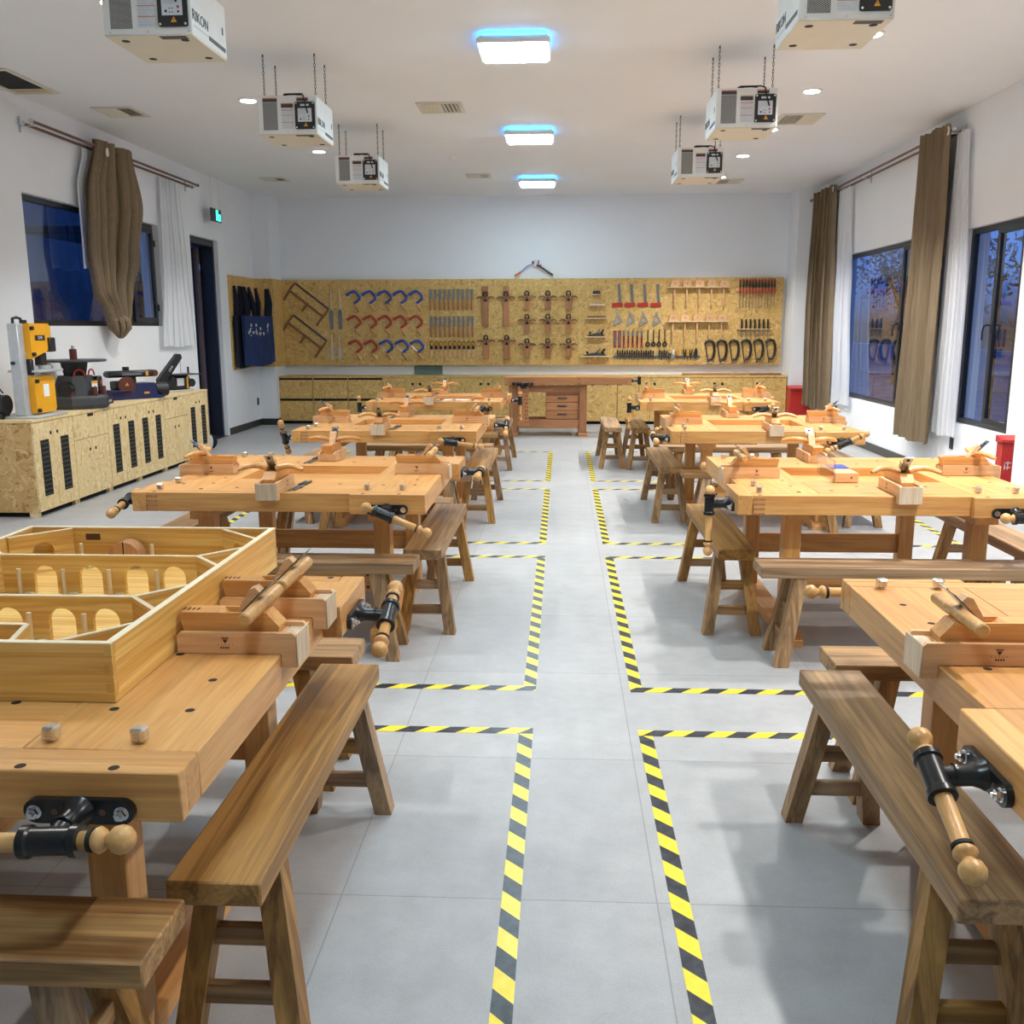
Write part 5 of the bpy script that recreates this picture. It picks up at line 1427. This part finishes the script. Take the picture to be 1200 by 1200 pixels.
rods(1,3.86,3.945,10.12,16.1 if False else 15.58,3.50,'pair of bronze curtain rods above the right windows',(10.16,13.1,15.5),'')
# ================================================================== SMALL FIXTURES
t=thing('exit_sign','green lit exit sign hanging above the doorway on the left','exit sign',(-4.86,13.62,3.13))
MB().box(-.012,.012,-.19,.19,-.075,.10,.004).build('case',M['darkgrey'],t)
g=MB().box(.0125,.0135,-.02,.15,-.055,.035).box(.0125,.0135,-.02,.06,.035,.085)
g.build('lit_panel',M['exitgreen'],t,smooth=False)
p=MB().box(.0136,.0142,.02,.05,.03,.06).box(.0136,.0142,.015,.065,-.02,.02).box(.0136,.0142,.0,.03,-.05,-.02).box(.0136,.0142,.07,.10,-.045,-.01).build('running_figure',plain('pale_green_print',(.5,.9,.7),.6),t,smooth=False)
for y in(-.14,.14): MB().cyl((0,y,.10),(0,y,.569),.003,n=6).build('hanger_wire',M['ivory'],t)
def outlet(x,y,z,ax,label):
    t=thing('wall_socket',label,'socket',(x,y,z),0,'dark wall sockets')
    if ax=='x+': MB().box(0.0005,.010,-.043,.043,-.06,.06,.004).build('plate',M['frame'],t); MB().box(.0101,.012,-.022,.022,-.03,.03,.002).build('insert',M['black'],t)
    else: MB().box(-.010,-.0005,-.043,.043,-.06,.06,.004).build('plate',M['frame'],t); MB().box(-.012,-.0101,-.022,.022,-.03,.03,.002).build('insert',M['black'],t)
outlet(XL,15.46,.40,'x+','dark wall socket low on the left wall under the aprons')
outlet(XR,14.05,.39,'x-','dark wall socket low on the right wall below the far window')
outlet(XR,9.88,.41,'x-','dark wall socket low on the right wall below the near window')
def firebox(x,y,label,w,d,chars):
    t=thing('fire_box',label,'fire extinguisher box',(x,y,0))
    MB().box(-w,w,-d,d,0,.60,.006).build('body',M['red'],t)
    MB().prism([(-d-.025,.60),(d,.60),(d,.655),(-d-.025,.625)],-w-.012,w+.004,'x').build('lid',M['red'],t)
    if chars:
        for j,(cx,cz) in enumerate(((-.03,.40),(.05,.40))):
            k=MB()
            for a,b_,c,e in((-.03,.03,.02,.027),(-.025,.025,-.02,-.013),(-.004,.004,-.035,.038),(-.03,-.022,-.035,.01)): k.box(cx+a,cx+b_,-d-.0012,-d-.0002,cz+c,cz+e)
            k.build('white_character',M['label'],t,smooth=False)
    else: MB().box(.06,.12,-d-.0015,-d-.0003,.49,.52).build('plate',M['label'],t)
    MB().box(-w,w,-d-.0018,-d-.0001,.195,.200).build('door_gap',M['slot'],t)
firebox(3.80,15.42,'red fire extinguisher box in the back right corner',.18,.12,False)
firebox(3.90,8.40,'red fire extinguisher box at the right edge below the nearest window',.095,.05,True)
struct(MB().box(3.84,4.0,7.7,8.2,0,ZC).build('trim_4',M['wall'],smooth=False))
t=thing('window_figurine','tiny pink and white figurine on the far right window frame corner','figurine',(3.965,14.12,.56))
MB().lathe_between((0,0,0),(0,0,.14),[(0,.02),(.3,.035),(.6,.03),(.75,.02),(1,.004)],12).build('body',plain('pale_pink',(.75,.45,.42),.5),t); MB().sphere((0,0,.11),.028,10,6).build('head',M['white'],t)
# ================================================================== WORLD, CAMERA
w=bpy.data.worlds.new('dusk'); scene.world=w; w.use_nodes=True
nt=w.node_tree; bg=nt.nodes['Background']
tc=nt.nodes.new('ShaderNodeTexCoord'); sp=nt.nodes.new('ShaderNodeSeparateXYZ'); nt.links.new(tc.outputs['Generated'],sp.inputs[0])
rp=nt.nodes.new('ShaderNodeValToRGB'); e=rp.color_ramp.elements
e[0].position=.0; e[0].color=(.02,.03,.06,1); e[1].position=.6; e[1].color=(.05,.16,.55,1)
x=e.new(.06); x.color=(.10,.27,.80,1)
nt.links.new(sp.outputs[2],rp.inputs[0]); nt.links.new(rp.outputs[0],bg.inputs['Color']); bg.inputs['Strength'].default_value=.48
cam=bpy.data.cameras.new('camera'); co=bpy.data.objects.new('camera',cam); COL.objects.link(co)
cam.sensor_width=36; cam.sensor_fit='HORIZONTAL'; cam.lens=1110/1200*36; cam.clip_end=200; cam.clip_start=.02
co.location=(0,0,1.6)
pitch=math.atan((600-382.5)/1110); yaw=math.atan((659-600)*math.cos(pitch)/1110)
co.rotation_euler=(Matrix.Rotation(yaw,3,'Z')@Matrix.Rotation(PI/2-pitch,3,'X')@Matrix.Rotation(R(-.2),3,'Z')).to_euler()
scene.camera=co
vs=scene.view_settings
vs.view_transform='Standard'; vs.look='None'; vs.gamma=1; vs.use_curve_mapping=False; vs.exposure=1.40
